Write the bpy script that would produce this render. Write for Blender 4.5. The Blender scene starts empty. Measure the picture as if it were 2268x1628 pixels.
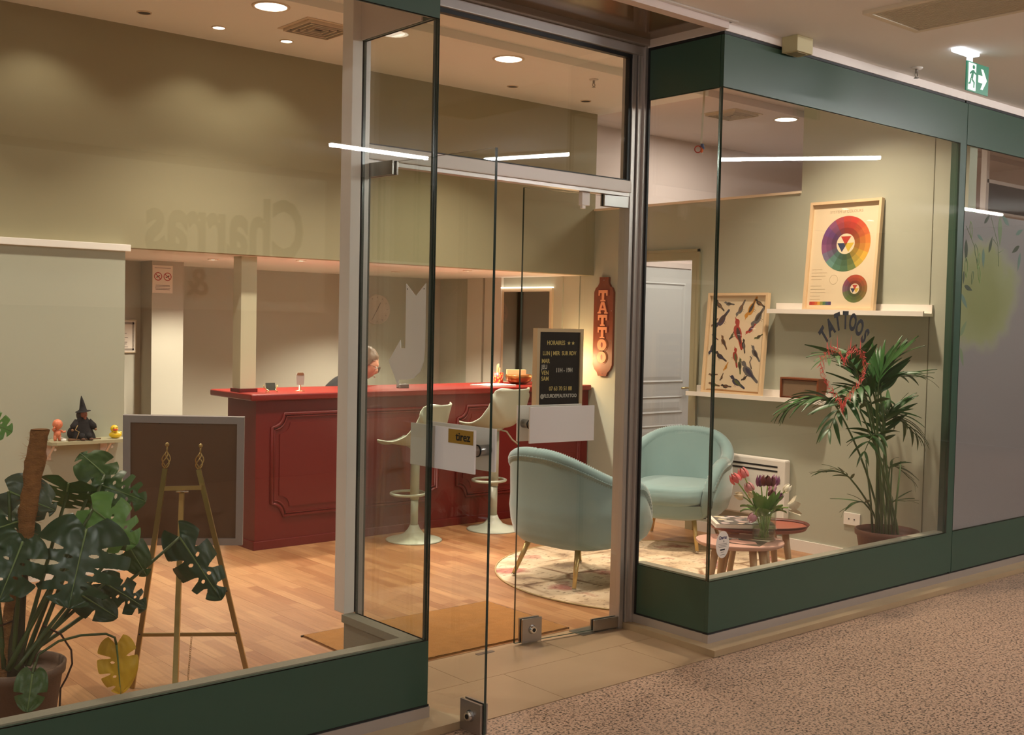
import bpy, bmesh, math, random
from mathutils import Vector, Matrix, noise
random.seed(7)
sc = bpy.context.scene
COL = sc.collection
PI = math.pi

# ------------------------------------------------------------------ camera
CAM = Vector((-2.43755, -3.31039, 1.5))
YAW, PIT, ROL, FPX = 0.864212, -0.0407859, 0.0214697, 2483.6
_f = Vector((math.cos(YAW)*math.cos(PIT), math.sin(YAW)*math.cos(PIT), math.sin(PIT)))
_r = Vector((math.sin(YAW), -math.cos(YAW), 0.0))
_u = _r.cross(_f)
CR = _r*math.cos(ROL) + _u*math.sin(ROL)
CU = -_r*math.sin(ROL) + _u*math.cos(ROL)
CF = _f
cd = bpy.data.cameras.new('camera'); cam = bpy.data.objects.new('camera', cd); COL.objects.link(cam)
cd.sensor_fit = 'HORIZONTAL'; cd.sensor_width = 36.0; cd.lens = FPX/2268*36.0
cd.clip_start = 0.05; cd.clip_end = 100
cam.matrix_world = Matrix(((CR.x, CU.x, -CF.x, CAM.x), (CR.y, CU.y, -CF.y, CAM.y), (CR.z, CU.z, -CF.z, CAM.z), (0, 0, 0, 1)))
sc.camera = cam

def px(x, y, X=None, Y=None, Z=None, D=None):
    """survey helper: the real-world point seen at photo pixel x,y on a wall / height / distance known from the plan"""
    d = CF*FPX + CR*(x-1134) - CU*(y-814)
    if X is not None: t = (X-CAM.x)/d.x
    elif Y is not None: t = (Y-CAM.y)/d.y
    elif Z is not None: t = (Z-CAM.z)/d.z
    else: t = D/FPX
    return CAM + d*t

# ------------------------------------------------------------------ world, exposure
w = bpy.data.worlds.new('world'); sc.world = w; w.use_nodes = True
w.node_tree.nodes['Background'].inputs[0].default_value = (0.84, 0.81, 0.78, 1)
w.node_tree.nodes['Background'].inputs[1].default_value = 0.7
vs = sc.view_settings
sc.display_settings.display_device = 'sRGB'
vs.view_transform = 'Standard'; vs.look = 'None'; vs.gamma = 1.0; vs.use_curve_mapping = False
vs.exposure = 0.15
sc.cycles.transparent_max_bounces = 24
sc.cycles.max_bounces = 8
sc.cycles.use_denoising = True
sc.cycles.sample_clamp_indirect = 6.0
WARM = (1.0, 0.86, 0.71); SOFT = (1.0, 0.80, 0.62); COOL = (1.0, 0.90, 0.80)
def lamp(name, kind, loc, power, color, size=0.1, parent=None, spot=100, blend=0.5, direction=None, sy=None):
    l = bpy.data.lights.new(name, kind); l.energy = power; l.color = color
    if kind == 'AREA':
        l.shape = 'DISK' if sy is None else 'RECTANGLE'; l.size = size
        if sy is not None: l.size_y = sy
        l.spread = math.radians(spot)
    elif kind == 'SPOT':
        l.spot_size = math.radians(spot); l.spot_blend = blend; l.shadow_soft_size = size
    else: l.shadow_soft_size = size
    o = bpy.data.objects.new(name, l); COL.objects.link(o); o.location = loc
    if direction: o.rotation_euler = Vector(direction).to_track_quat('-Z', 'Y').to_euler()
    if parent is not None:
        o.parent = parent; o.location = Vector(loc) - XF[parent.name].translation
    return o

# ------------------------------------------------------------------ materials
def S(r, g, b):
    f = lambda c: (c/255)/12.92 if c <= 10 else (((c/255)+0.055)/1.055)**2.4
    return (f(r), f(g), f(b), 1.0)
MATS = {}
def mat(name, col=None, rough=0.5, metal=0.0, spec=0.5, emit=None, strength=0.0, var=0.0, vscale=8.0, bump=0.0, bscale=60.0, coat=0.0, alpha=None, sheen=0.0, stretch=None):
    if name in MATS: return MATS[name]
    m = bpy.data.materials.new(name); m.use_nodes = True; nt = m.node_tree
    b = nt.nodes['Principled BSDF']
    if col: b.inputs['Base Color'].default_value = col
    b.inputs['Roughness'].default_value = rough; b.inputs['Metallic'].default_value = metal
    b.inputs['Specular IOR Level'].default_value = spec
    if coat: b.inputs['Coat Weight'].default_value = coat; b.inputs['Coat Roughness'].default_value = 0.08
    if sheen: b.inputs['Sheen Weight'].default_value = sheen; b.inputs['Sheen Roughness'].default_value = 0.4
    if emit: b.inputs['Emission Color'].default_value = emit; b.inputs['Emission Strength'].default_value = strength
    if var or bump:
        tc = nt.nodes.new('ShaderNodeTexCoord'); src = tc.outputs['Object']
        if stretch:
            mp = nt.nodes.new('ShaderNodeMapping'); mp.inputs['Scale'].default_value = stretch
            nt.links.new(src, mp.inputs['Vector']); src = mp.outputs['Vector']
    if var:
        n = nt.nodes.new('ShaderNodeTexNoise'); n.inputs['Scale'].default_value = vscale; n.inputs['Detail'].default_value = 5
        nt.links.new(src, n.inputs['Vector'])
        mx = nt.nodes.new('ShaderNodeMix'); mx.data_type = 'RGBA'
        c = col
        mx.inputs['A'].default_value = (c[0]*(1-var), c[1]*(1-var), c[2]*(1-var), 1)
        mx.inputs['B'].default_value = (min(1, c[0]*(1+var)), min(1, c[1]*(1+var)), min(1, c[2]*(1+var)), 1)
        nt.links.new(n.outputs['Fac'], mx.inputs['Factor']); nt.links.new(mx.outputs['Result'], b.inputs['Base Color'])
    if bump:
        n2 = nt.nodes.new('ShaderNodeTexNoise'); n2.inputs['Scale'].default_value = bscale; n2.inputs['Detail'].default_value = 4
        nt.links.new(src, n2.inputs['Vector'])
        bp = nt.nodes.new('ShaderNodeBump'); bp.inputs['Strength'].default_value = bump; bp.inputs['Distance'].default_value = 0.01
        nt.links.new(n2.outputs['Fac'], bp.inputs['Height']); nt.links.new(bp.outputs['Normal'], b.inputs['Normal'])
    MATS[name] = m
    return m
def ramp(nt, pts, interp='LINEAR'):
    r = nt.nodes.new('ShaderNodeValToRGB'); r.color_ramp.interpolation = interp
    e = r.color_ramp.elements
    while len(e) < len(pts): e.new(0.5)
    for k, (p, c) in enumerate(pts): e[k].position = p; e[k].color = c
    return r
def glass_mat(name, tint, f0=0.04, rough=0.0):
    m = bpy.data.materials.new(name); m.use_nodes = True; nt = m.node_tree; nt.nodes.clear()
    out = nt.nodes.new('ShaderNodeOutputMaterial'); mix = nt.nodes.new('ShaderNodeMixShader')
    tr = nt.nodes.new('ShaderNodeBsdfTransparent'); tr.inputs[0].default_value = tint
    gl = nt.nodes.new('ShaderNodeBsdfGlossy'); gl.inputs['Roughness'].default_value = rough; gl.inputs['Color'].default_value = (1, 1, 1, 1)
    lw = nt.nodes.new('ShaderNodeLayerWeight'); lw.inputs['Blend'].default_value = 0.5
    pw = nt.nodes.new('ShaderNodeMath'); pw.operation = 'POWER'; pw.inputs[1].default_value = 5
    ml = nt.nodes.new('ShaderNodeMath'); ml.operation = 'MULTIPLY_ADD'; ml.inputs[1].default_value = 1-f0; ml.inputs[2].default_value = f0
    nt.links.new(lw.outputs['Facing'], pw.inputs[0]); nt.links.new(pw.outputs[0], ml.inputs[0])
    nt.links.new(ml.outputs[0], mix.inputs[0]); nt.links.new(tr.outputs[0], mix.inputs[1]); nt.links.new(gl.outputs[0], mix.inputs[2])
    nt.links.new(mix.outputs[0], out.inputs[0])
    MATS[name] = m; return m

GLASS = glass_mat('window_glass', (0.955, 0.97, 0.955, 1))
VGLASS = glass_mat('vase_glass', (0.90, 0.95, 0.90, 1), 0.06)
EDGE = mat('glass_edge', S(30, 52, 44), 0.15, spec=0.7)
GREEN = mat('green_panel', S(55, 82, 67), 0.34, spec=0.5)
SAGE = mat('sage_paint', S(176, 178, 160), 0.75, var=0.03, vscale=2.0)
OLIVE = mat('olive_paint', S(157, 149, 117), 0.78, var=0.04, vscale=1.5)
SAGED = mat('grey_sage_paint', S(184, 181, 165), 0.8, var=0.03, vscale=2)
CEILM = mat('ceiling_paint', S(240, 236, 228), 0.85)
PINKC = mat('pinkish_white', S(226, 210, 202), 0.85)  # plain colour of the trims; on the far ceiling it stands for light
MALLC = mat('concourse_ceiling_paint', S(246, 243, 238), 0.8, bump=0.05, bscale=40)
WHITE = mat('white_paint', S(238, 232, 224), 0.5)
ALU = mat('brushed_aluminium', S(190, 182, 176), 0.36, 0.6, bump=0.03, bscale=120, stretch=(1, 1, 30))
ALUL = mat('pale_aluminium', S(246, 236, 228), 0.40, 0.0)
STEEL = mat('satin_steel', S(170, 165, 160), 0.28, 0.95)
CHROME = mat('chrome', S(220, 220, 220), 0.08, 1.0)
BLACK = mat('black_rubber', S(14, 14, 14), 0.5)
GOLD = mat('satin_gold', S(196, 170, 110), 0.3, 0.85)
BRASS = mat('brass_leg', S(205, 178, 120), 0.32, 0.7)
WOODL = mat('light_oak', S(196, 158, 112), 0.5, var=0.12, vscale=6, stretch=(3, 3, 40))
PALEW = mat('pale_frame_wood', S(222, 192, 152), 0.5, var=0.06, vscale=8)
WALN = mat('walnut', S(120, 62, 28), 0.4, var=0.3, vscale=9, stretch=(8, 8, 1.5))
PAPER = mat('white_paper', S(236, 226, 212), 0.7)
INK = mat('black_print', S(16, 15, 15), 0.6)
GREYINK = mat('grey_print', S(120, 112, 104), 0.7)

# ------------------------------------------------------------------ mesh helpers
XF = {}
class MB:
    """collects simple shapes into one mesh"""
    def __init__(self): self.v = []; self.f = []; self.mi = []; self.sm = []
    def add(self, vs, fs, mi=0, smooth=False, M=None):
        o = len(self.v)
        for p in vs:
            p = Vector(p); self.v.append(M @ p if M is not None else p)
        for f in fs: self.f.append([o+i for i in f]); self.mi.append(mi); self.sm.append(smooth)
        return self
    def box(self, a, b, mi=0, M=None, bev=0.0):
        x0, y0, z0 = [min(p, q) for p, q in zip(a, b)]; x1, y1, z1 = [max(p, q) for p, q in zip(a, b)]
        if bev > 0:
            bm = bmesh.new(); bmesh.ops.create_cube(bm, size=1)
            for v in bm.verts: v.co = Vector(((x0+x1)/2+v.co.x*(x1-x0), (y0+y1)/2+v.co.y*(y1-y0), (z0+z1)/2+v.co.z*(z1-z0)))
            bmesh.ops.bevel(bm, geom=bm.edges[:], offset=bev, segments=2, affect='EDGES', profile=0.6)
            bm.verts.index_update()
            self.add([v.co.copy() for v in bm.verts], [[v.index for v in f.verts] for f in bm.faces], mi, False, M); bm.free(); return self
        vs = [(x0, y0, z0), (x1, y0, z0), (x1, y1, z0), (x0, y1, z0), (x0, y0, z1), (x1, y0, z1), (x1, y1, z1), (x0, y1, z1)]
        return self.add(vs, [(0, 3, 2, 1), (4, 5, 6, 7), (0, 1, 5, 4), (1, 2, 6, 5), (2, 3, 7, 6), (3, 0, 4, 7)], mi, False, M)
    def prism(self, poly, z0, z1, mi=0, M=None, smooth=False):
        n = len(poly); vs = [(p[0], p[1], z0) for p in poly]+[(p[0], p[1], z1) for p in poly]
        fs = [list(range(n))[::-1], list(range(n, 2*n))]
        self.add(vs, fs, mi, False, M); o = len(self.v)-2*n
        for i in range(n):
            j = (i+1) % n; self.f.append([o+i, o+j, o+n+j, o+n+i]); self.mi.append(mi); self.sm.append(smooth)
        return self
    def tube(self, pts, r, n=10, mi=0, M=None, caps=True, closed=False, smooth=True, flat=None):
        pts = [Vector(p) for p in pts]; m = len(pts); rs = r if isinstance(r, (list, tuple)) else [r]*m
        vs = []; prev = None
        for i, p in enumerate(pts):
            if closed: t = pts[(i+1) % m]-pts[i-1]
            else: t = pts[min(i+1, m-1)]-pts[max(i-1, 0)]
            if t.length < 1e-9: t = Vector((0, 0, 1))
            t.normalize()
            if prev is None:
                a = Vector((0, 0, 1)) if abs(t.z) < 0.9 else Vector((1, 0, 0)); s = t.cross(a).normalized()
            else:
                s = prev-t*prev.dot(t)
                if s.length < 1e-6: s = t.orthogonal()
                s.normalize()
            prev = s; q = t.cross(s)
            for k in range(n):
                a = 2*PI*k/n; vs.append(p+s*math.cos(a)*rs[i]+q*math.sin(a)*rs[i]*(flat or 1))
        fs = []
        for i in range(m if closed else m-1):
            j = (i+1) % m
            for k in range(n):
                l = (k+1) % n; fs.append((i*n+k, i*n+l, j*n+l, j*n+k))
        self.add(vs, fs, mi, smooth, M)
        if caps and not closed:
            o = len(self.v)-m*n
            self.f.append([o+k for k in range(n)][::-1]); self.mi.append(mi); self.sm.append(False)
            self.f.append([o+(m-1)*n+k for k in range(n)]); self.mi.append(mi); self.sm.append(False)
        return self
    def lathe(self, prof, c=(0, 0, 0), n=24, mi=0, M=None, smooth=True, a0=0, a1=2*PI):
        full = abs(a1-a0-2*PI) < 1e-6; m = len(prof); cols = n if full else n+1; vs = []
        for k in range(cols):
            a = a0+(a1-a0)*k/n
            for (r, z) in prof: vs.append((c[0]+r*math.cos(a), c[1]+r*math.sin(a), c[2]+z))
        fs = []
        for k in range(n):
            l = (k+1) % cols
            for i in range(m-1): fs.append((k*m+i, l*m+i, l*m+i+1, k*m+i+1))
        return self.add(vs, fs, mi, smooth, M)
    def cyl(self, c, r, h, n=20, mi=0, M=None, r2=None):
        r2 = r if r2 is None else r2
        vs = [(c[0]+r*math.cos(2*PI*k/n), c[1]+r*math.sin(2*PI*k/n), c[2]) for k in range(n)]+[(c[0]+r2*math.cos(2*PI*k/n), c[1]+r2*math.sin(2*PI*k/n), c[2]+h) for k in range(n)]
        self.add(vs, [list(range(n))[::-1], list(range(n, 2*n))], mi, False, M); o = len(self.v)-2*n
        for k in range(n):
            l = (k+1) % n; self.f.append([o+k, o+l, o+n+l, o+n+k]); self.mi.append(mi); self.sm.append(True)
        return self
    def ball(self, c, r, mi=0, M=None, n=16, m=10, sc=(1, 1, 1)):
        vs = [(c[0], c[1], c[2]-r*sc[2])]
        for i in range(1, m):
            t = PI*i/m
            for k in range(n): vs.append((c[0]+r*sc[0]*math.sin(t)*math.cos(2*PI*k/n), c[1]+r*sc[1]*math.sin(t)*math.sin(2*PI*k/n), c[2]-r*sc[2]*math.cos(t)))
        vs.append((c[0], c[1], c[2]+r*sc[2])); fs = []
        for k in range(n):
            l = (k+1) % n; fs.append((0, 1+l, 1+k)); fs.append((len(vs)-1, 1+(m-2)*n+k, 1+(m-2)*n+l))
            for i in range(m-2): fs.append((1+i*n+k, 1+i*n+l, 1+(i+1)*n+l, 1+(i+1)*n+k))
        return self.add(vs, fs, mi, True, M)
    def grid(self, fn, nu, nv, mi=0, smooth=True, M=None, closeu=False):
        vs = [fn(i/nu, j/nv) for i in range(nu+(0 if closeu else 1)) for j in range(nv+1)]; fs = []
        for i in range(nu):
            ii = (i+1) % (nu if closeu else nu+1)
            for j in range(nv): fs.append((i*(nv+1)+j, ii*(nv+1)+j, ii*(nv+1)+j+1, i*(nv+1)+j+1))
        return self.add(vs, fs, mi, smooth, M)
    def mesh(self, name, mats):
        me = bpy.data.meshes.new(name); me.from_pydata([tuple(p) for p in self.v], [], self.f)
        for m in (mats if isinstance(mats, (list, tuple)) else [mats]): me.materials.append(m)
        me.polygons.foreach_set('material_index', self.mi); me.polygons.foreach_set('use_smooth', self.sm)
        me.update(); return me
    def build(self, name, mats, parent=None, local=False, loc=None):
        """world-space shape -> one object; under a parent the vertices are taken into its frame"""
        me = self.mesh(name, mats)
        if parent is not None and not local: me.transform(XF[parent.name].inverted())
        return put(name, me, parent, loc)
def put(name, me, parent=None, loc=None, M=None):
    o = bpy.data.objects.new(name, me); COL.objects.link(o)
    m = M if M is not None else (Matrix.Translation(loc) if loc is not None else Matrix.Identity(4))
    if parent is not None:
        o.parent = parent; XF[o.name] = XF[parent.name] @ m
    else: XF[o.name] = m.copy()
    o.matrix_basis = m
    return o
def tag(o, label, cat=None, group=None, kind=None):
    o['label'] = label
    if cat: o['category'] = cat
    if group: o['group'] = group
    if kind: o['kind'] = kind
    return o
def thing(name, label, cat, loc=(0, 0, 0), rotz=0.0, group=None, kind=None, rot=None):
    o = bpy.data.objects.new(name, None); COL.objects.link(o); o.empty_display_size = 0.05
    m = Matrix.Translation(loc) @ (rot.to_4x4() if rot is not None else Matrix.Rotation(rotz, 4, 'Z'))
    o.matrix_basis = m; XF[o.name] = m
    return tag(o, label, cat, group, kind)
def one(name, mb, mats, label, cat, base=None, group=None, kind=None):
    """a thing that is one mesh, its origin at its base"""
    me = mb.mesh(name, mats)
    if base is None:
        vs = mb.v; base = Vector((sum(p.x for p in vs)/len(vs), sum(p.y for p in vs)/len(vs), min(p.z for p in vs)))
    me.transform(Matrix.Translation(-Vector(base)))
    return tag(put(name, me, None, Vector(base)), label, cat, group, kind)
def struct(name, mb, mats, label, parent=None):
    o = mb.build(name, mats, parent)
    if parent is None: tag(o, label, None, None, 'structure')
    return o
def text_mesh(s, size, extrude=0.001, bold=0.0, align='CENTER', spacing=1.0):
    cu = bpy.data.curves.new('t', 'FONT'); cu.body = s; cu.size = size; cu.extrude = extrude; cu.offset = bold
    cu.align_x = align; cu.align_y = 'CENTER'; cu.space_character = spacing; cu.resolution_u = 3
    o = bpy.data.objects.new('t', cu); me = bpy.data.meshes.new_from_object(o)
    bpy.data.objects.remove(o); bpy.data.curves.remove(cu)
    return me
def frame(o, x, y):
    """matrix with local x,y along given directions and origin o"""
    x = Vector(x).normalized(); y = Vector(y); y = (y-x*y.dot(x)).normalized(); z = x.cross(y)
    return Matrix(((x.x, y.x, z.x, o[0]), (x.y, y.y, z.y, o[1]), (x.z, y.z, z.z, o[2]), (0, 0, 0, 1)))
def put_text(name, s, size, m, parent, M, extrude=0.0006, bold=0.0, align='CENTER', sx=1.0, spacing=1.0):
    me = text_mesh(s, size, extrude, bold, align, spacing); me.materials.append(m)
    if sx != 1.0: me.transform(Matrix.Diagonal((sx, 1, 1, 1)))
    W = M
    if parent is not None: me.transform(XF[parent.name].inverted() @ W); return put(name, me, parent)
    return put(name, me, None, None, W)
# ------------------------------------------------------------------ floor materials
def wood_floor():
    m = bpy.data.materials.new('beech_laminate'); m.use_nodes = True; nt = m.node_tree; b = nt.nodes['Principled BSDF']
    g = nt.nodes.new('ShaderNodeNewGeometry'); sp = nt.nodes.new('ShaderNodeSeparateXYZ'); nt.links.new(g.outputs['Position'], sp.inputs[0])
    cb = nt.nodes.new('ShaderNodeCombineXYZ'); nt.links.new(sp.outputs['Y'], cb.inputs['X']); nt.links.new(sp.outputs['X'], cb.inputs['Y'])
    br = nt.nodes.new('ShaderNodeTexBrick'); br.offset = 0.37; br.offset_frequency = 2; br.squash = 0.8; br.squash_frequency = 3
    br.inputs['Scale'].default_value = 1.0; br.inputs['Brick Width'].default_value = 0.46; br.inputs['Row Height'].default_value = 0.065
    br.inputs['Mortar Size'].default_value = 0.0006; br.inputs['Bias'].default_value = 0.0
    br.inputs['Color1'].default_value = S(184, 138, 95); br.inputs['Color2'].default_value = S(154, 105, 68); br.inputs['Mortar'].default_value = S(146, 98, 64)
    nt.links.new(cb.outputs[0], br.inputs['Vector'])
    mp = nt.nodes.new('ShaderNodeMapping'); mp.inputs['Scale'].default_value = (46, 2.2, 1); nt.links.new(g.outputs['Position'], mp.inputs['Vector'])
    n = nt.nodes.new('ShaderNodeTexNoise'); n.inputs['Scale'].default_value = 1.6; n.inputs['Detail'].default_value = 6; nt.links.new(mp.outputs[0], n.inputs['Vector'])
    r = ramp(nt, [(0.3, (0.82, 0.80, 0.78, 1)), (0.7, (1.08, 1.08, 1.08, 1))]); nt.links.new(n.outputs['Fac'], r.inputs[0])
    mx = nt.nodes.new('ShaderNodeMix'); mx.data_type = 'RGBA'; mx.blend_type = 'MULTIPLY'; mx.inputs['Factor'].default_value = 1
    nt.links.new(br.outputs['Color'], mx.inputs['A']); nt.links.new(r.outputs[0], mx.inputs['B']); nt.links.new(mx.outputs['Result'], b.inputs['Base Color'])
    b.inputs['Roughness'].default_value = 0.36; b.inputs['Specular IOR Level'].default_value = 0.4
    return m
LAM = wood_floor()
def granite():
    m = bpy.data.materials.new('speckled_granite'); m.use_nodes = True; nt = m.node_tree; b = nt.nodes['Principled BSDF']
    g = nt.nodes.new('ShaderNodeNewGeometry')
    v = nt.nodes.new('ShaderNodeTexNoise'); v.inputs['Scale'].default_value = 95; v.inputs['Detail'].default_value = 2.5; v.inputs['Roughness'].default_value = 0.6
    nt.links.new(g.outputs['Position'], v.inputs['Vector'])
    r = ramp(nt, [(0.36, S(66, 54, 46)), (0.43, S(132, 108, 90)), (0.50, S(176, 146, 122)), (0.60, S(196, 166, 142)), (0.66, S(160, 122, 98))]); nt.links.new(v.outputs['Fac'], r.inputs[0])
    n = nt.nodes.new('ShaderNodeTexVoronoi'); n.inputs['Scale'].default_value = 130; nt.links.new(g.outputs['Position'], n.inputs['Vector'])
    r2 = ramp(nt, [(0.0, (0.62, 0.60, 0.58, 1)), (0.25, (1, 1, 1, 1)), (1, (1.05, 1.05, 1.05, 1))]); nt.links.new(n.outputs['Distance'], r2.inputs[0])
    mx = nt.nodes.new('ShaderNodeMix'); mx.data_type = 'RGBA'; mx.blend_type = 'MULTIPLY'; mx.inputs['Factor'].default_value = 1
    nt.links.new(r.outputs[0], mx.inputs['A']); nt.links.new(r2.outputs[0], mx.inputs['B']); nt.links.new(mx.outputs['Result'], b.inputs['Base Color'])
    b.inputs['Roughness'].default_value = 0.42
    return m
GRAN = granite()
STONE = mat('beige_stone', S(172, 145, 114), 0.30, var=0.10, vscale=3.5, bump=0.03, bscale=18)
PLINTH = mat('plinth_stone', S(176, 152, 118), 0.5, var=0.12, vscale=7, bump=0.08, bscale=40)

# ------------------------------------------------------------------ plan (metres; x along the shop front, y into the shop)
XR, YB, DY, W = 3.92, 3.15, 0.505, 1.6154
ZK, ZG, ZT, ZH = 0.322, 2.585, 2.826, 2.88     # sill, band underside, band top, concourse ceiling
ZC = 3.17
# floors
fl = struct('floor', MB().box((-3.2, 0.0, -0.06), (9, 5.4, -0.012)), mat('screed', S(150, 120, 90), 0.8), 'beech laminate floor of the shop')
ub = MB().box((0, 0, 0), (1, 1, 1)).mesh('plank', LAM)
x = -2.6; k = 0
while x < XR-0.01:
    wd = min(0.195, XR-x); y = 0.02; off = [0.45, 1.28, 0.85][k % 3]; first = True
    while y < YB+0.6:
        ln = off if first else 1.28; first = False; ln = min(ln, YB+0.6-y)
        if not (y > DY+0.1 or x+wd < 0.0 or x > W):
            y2 = DY+0.11
            if y+ln <= y2: y += ln; continue
            ln -= (y2-y); y = y2
        o = put('plank', ub, fl, None, Matrix.Translation((x, y, -0.012)) @ Matrix.Diagonal((wd-0.0008, ln-0.0008, 0.012, 1)))
        y += ln
    x += wd; k += 1
fe = struct('floor_entrance', MB().box((-0.0, -0.10, -0.06), (W, DY+0.12, -0.014)), STONE, 'beige stone tiles of the recessed entrance')
for (x0, x1, y0, y1) in ((0.0, 0.62, -0.098, 0.285), (0.62, 1.32, -0.098, 0.285), (1.32, W, -0.098, 0.285), (0.0, 0.43, 0.285, 0.62), (0.43, 1.08, 0.285, 0.62), (1.08, W, 0.285, 0.62)):
    MB().box((x0+0.0012, y0+0.0012, -0.014), (x1-0.0012, y1-0.0012, 0.0)).build('tile', STONE, fe)
struct('floor_concourse', MB().box((-9, -6.2, -0.06), (12, -0.10, -0.002)), GRAN, 'speckled granite floor of the shopping concourse')
struct('trim_1', MB().prism([(-4, -0.115), (0.135, -0.115), (0.085, 0.0), (0.055, 0.3), (0.04, DY), (-0.02, DY), (-0.02, 0.03), (-4, 0.03)], 0.0, 0.03), PLINTH, 'stone plinth under the left shop window')
struct('trim_2', MB().prism([(W-0.075, -0.105), (8, -0.105), (8, 0.03), (W+0.02, 0.03), (W+0.02, DY), (W-0.055, DY)], 0.0, 0.03), PLINTH, 'stone plinth under the display window with the heart')

# ------------------------------------------------------------------ walls and ceilings of the shop
struct('ceiling', MB().box((-3.2, 2.05, ZC), (XR+0.04, YB+0.1, ZC+0.1)).box((-3.2, 0.0, ZC+0.05), (XR+0.04, 2.05, ZC+0.15)), CEILM, 'cream ceiling of the shop with a shallow step')
struct('ceiling_far', MB().box((XR+0.04, 2.05, ZC), (9, 5.4, ZC+0.1)).box((XR+0.04, 0.0, ZC+0.05), (9, 2.05, ZC+0.15)), PINKC, 'ceiling of the space beyond the partition, tinted pinkish for its light')  # pinkish tint puts the different light of that room into the colour
struct('wall_bulkhead', MB().box((-3.2, YB, 1.885), (XR, YB+0.12, ZC)), OLIVE, 'olive bulkhead above the counter')
struct('ceiling_low', MB().box((-3.2, YB+0.12, 1.885), (XR, 5.4, 1.95)), CEILM, 'low ceiling behind the counter')
struct('wall_partition', MB().box((-3.2, YB-0.05, 0), (0.075, YB+0.07, 1.86)), SAGE, 'sage partition wall carrying the little shelf')
struct('trim_3', MB().box((-3.2, YB-0.085, 1.858), (0.095, YB+0.0, 1.897), bev=0.003), WHITE, 'pale ledge along the top of the sage partition')
struct('baseboard_partition', MB().box((-3.2, YB-0.063, 0), (0.075, YB-0.05, 0.07)), WHITE, 'white baseboard of the sage partition')
struct('wall_back', MB().box((1.05, 5.2, 0), (XR, 5.3, 1.9)), SAGED, 'grey sage back wall behind the counter')
struct('wall_recess', MB().box((-3.2, 4.75, 0), (0.84, 4.85, 1.9)), SAGED, 'shaded wall in the recess beside the pillar')
struct('wall_pillar', MB().box((0.84, 4.55, 0), (1.08, 5.3, 1.9)), SAGED, 'square pillar carrying the no-smoking notice')
struct('wall_left', MB().box((-3.3, 0, 0), (-3.2, 5.4, 3.3)), SAGE, 'left side wall of the shop')
# right partition with a doorway
DY0, DY1, DZ = 2.11, 2.78, 1.985
wr = MB()
for (y0, y1, z0, z1) in ((0.02, 1.19, 0, 3.22), (1.19, DY0, 0, 2.40), (DY0, DY1, DZ, 2.40), (DY1, 5.3, 0, 2.40)): wr.box((XR, y0, z0), (XR+0.09, y1, z1))
wrt = struct('wall_right', wr, SAGE, 'sage partition wall with the doorway and picture ledges')
struct('trim_4', MB().box((XR-0.015, 1.19, 2.4002), (XR+0.10, YB, 2.416)), mat('cream_trim', S(246, 226, 200), 0.6), 'cream capping along the top of the low partition')
struct('baseboard_right', MB().box((XR-0.013, 0.02, 0), (XR, DY0-0.07, 0.075)), WHITE, 'white baseboard of the partition with the picture ledges')
struct('trim_5', MB().box((XR-0.003, 0.238, 0), (XR+0.0, 0.242, 3.2)), mat('seam', S(120, 118, 98), 0.8), 'vertical seam in the sage wall near the window')
struct('wall_beyond', MB().box((XR+0.09, 3.5, 0), (9, 3.6, ZC)).box((9, 0, 0), (9.1, 5.4, 3.3)), PINKC, 'pale walls of the space beyond the partition')
lamp('beyond_light', 'AREA', (5.0, 2.6, ZC-0.02), 19, COOL, 0.5, spot=180, direction=(0, 0, -1))
# door casing
cs = MB()
cs.box((XR-0.018, DY0-0.07, 0), (XR, DY0, DZ+0.07)).box((XR-0.018, DY1, 0), (XR, DY1+0.06, DZ+0.07)).box((XR-0.018, DY0, DZ), (XR, DY1, DZ+0.07))
cs.box((XR-0.026, DY0-0.075, 0), (XR-0.018, DY0-0.055, DZ+0.075)).box((XR-0.026, DY0-0.075, DZ+0.055), (XR-0.018, DY1+0.06, DZ+0.075))
struct('trim_6', cs, OLIVE, 'olive painted casing around the inner door')
# white panelled door in the far wall of the next room, seen through the open doorway
DX0, DX1, DTOP = 4.71, 5.49, 2.005
DOORW = mat('door_paint', S(206, 206, 204), 0.5)
d3 = thing('door_3', 'white panelled door in the room beyond the doorway', None, (DX0, 3.5, 0.0), kind='structure')
Md = frame((DX0, 3.496, 0), (1, 0, 0), (0, 0, 1)); dw = DX1-DX0
MB().box((0, 0.008, 0.0), (dw, DTOP, 0.03), M=Md).build('door_slab', DOORW, d3)
for (z0, z1) in ((0.98, DTOP-0.125), (0.70, 0.86), (0.42, 0.60), (0.10, 0.32)):
    a, b = 0.095, dw-0.085; lv = []
    for i, dz in ((0.0, 0.0305), (0.010, 0.040), (0.024, 0.0315), (0.055, 0.037)): lv += [(a+i, z0+i, dz), (b-i, z0+i, dz), (b-i, z1-i, dz), (a+i, z1-i, dz)]
    fs = [(L*4+q, L*4+(q+1) % 4, L*4+4+(q+1) % 4, L*4+4+q) for L in range(3) for q in range(4)]+[(12, 13, 14, 15)]
    MB().add(lv, fs, M=Md).build('panel', DOORW, d3)
MB().tube([Md @ Vector((dw-0.05, 0.93, 0.03)), Md @ Vector((dw-0.05, 0.93, 0.075)), Md @ Vector((dw-0.15, 0.93, 0.075))], 0.008, 10).build('handle', BRASS, d3)
struct('trim_16', MB().box((DX0-0.06, 3.475, 0), (DX0, 3.5, DTOP+0.06)).box((DX1, 3.475, 0), (DX1+0.06, 3.5, DTOP+0.06)).box((DX0, 3.475, DTOP+0.012), (DX1, 3.5, DTOP+0.06)), PINKC, 'pale casing around the white panelled door')

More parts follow.
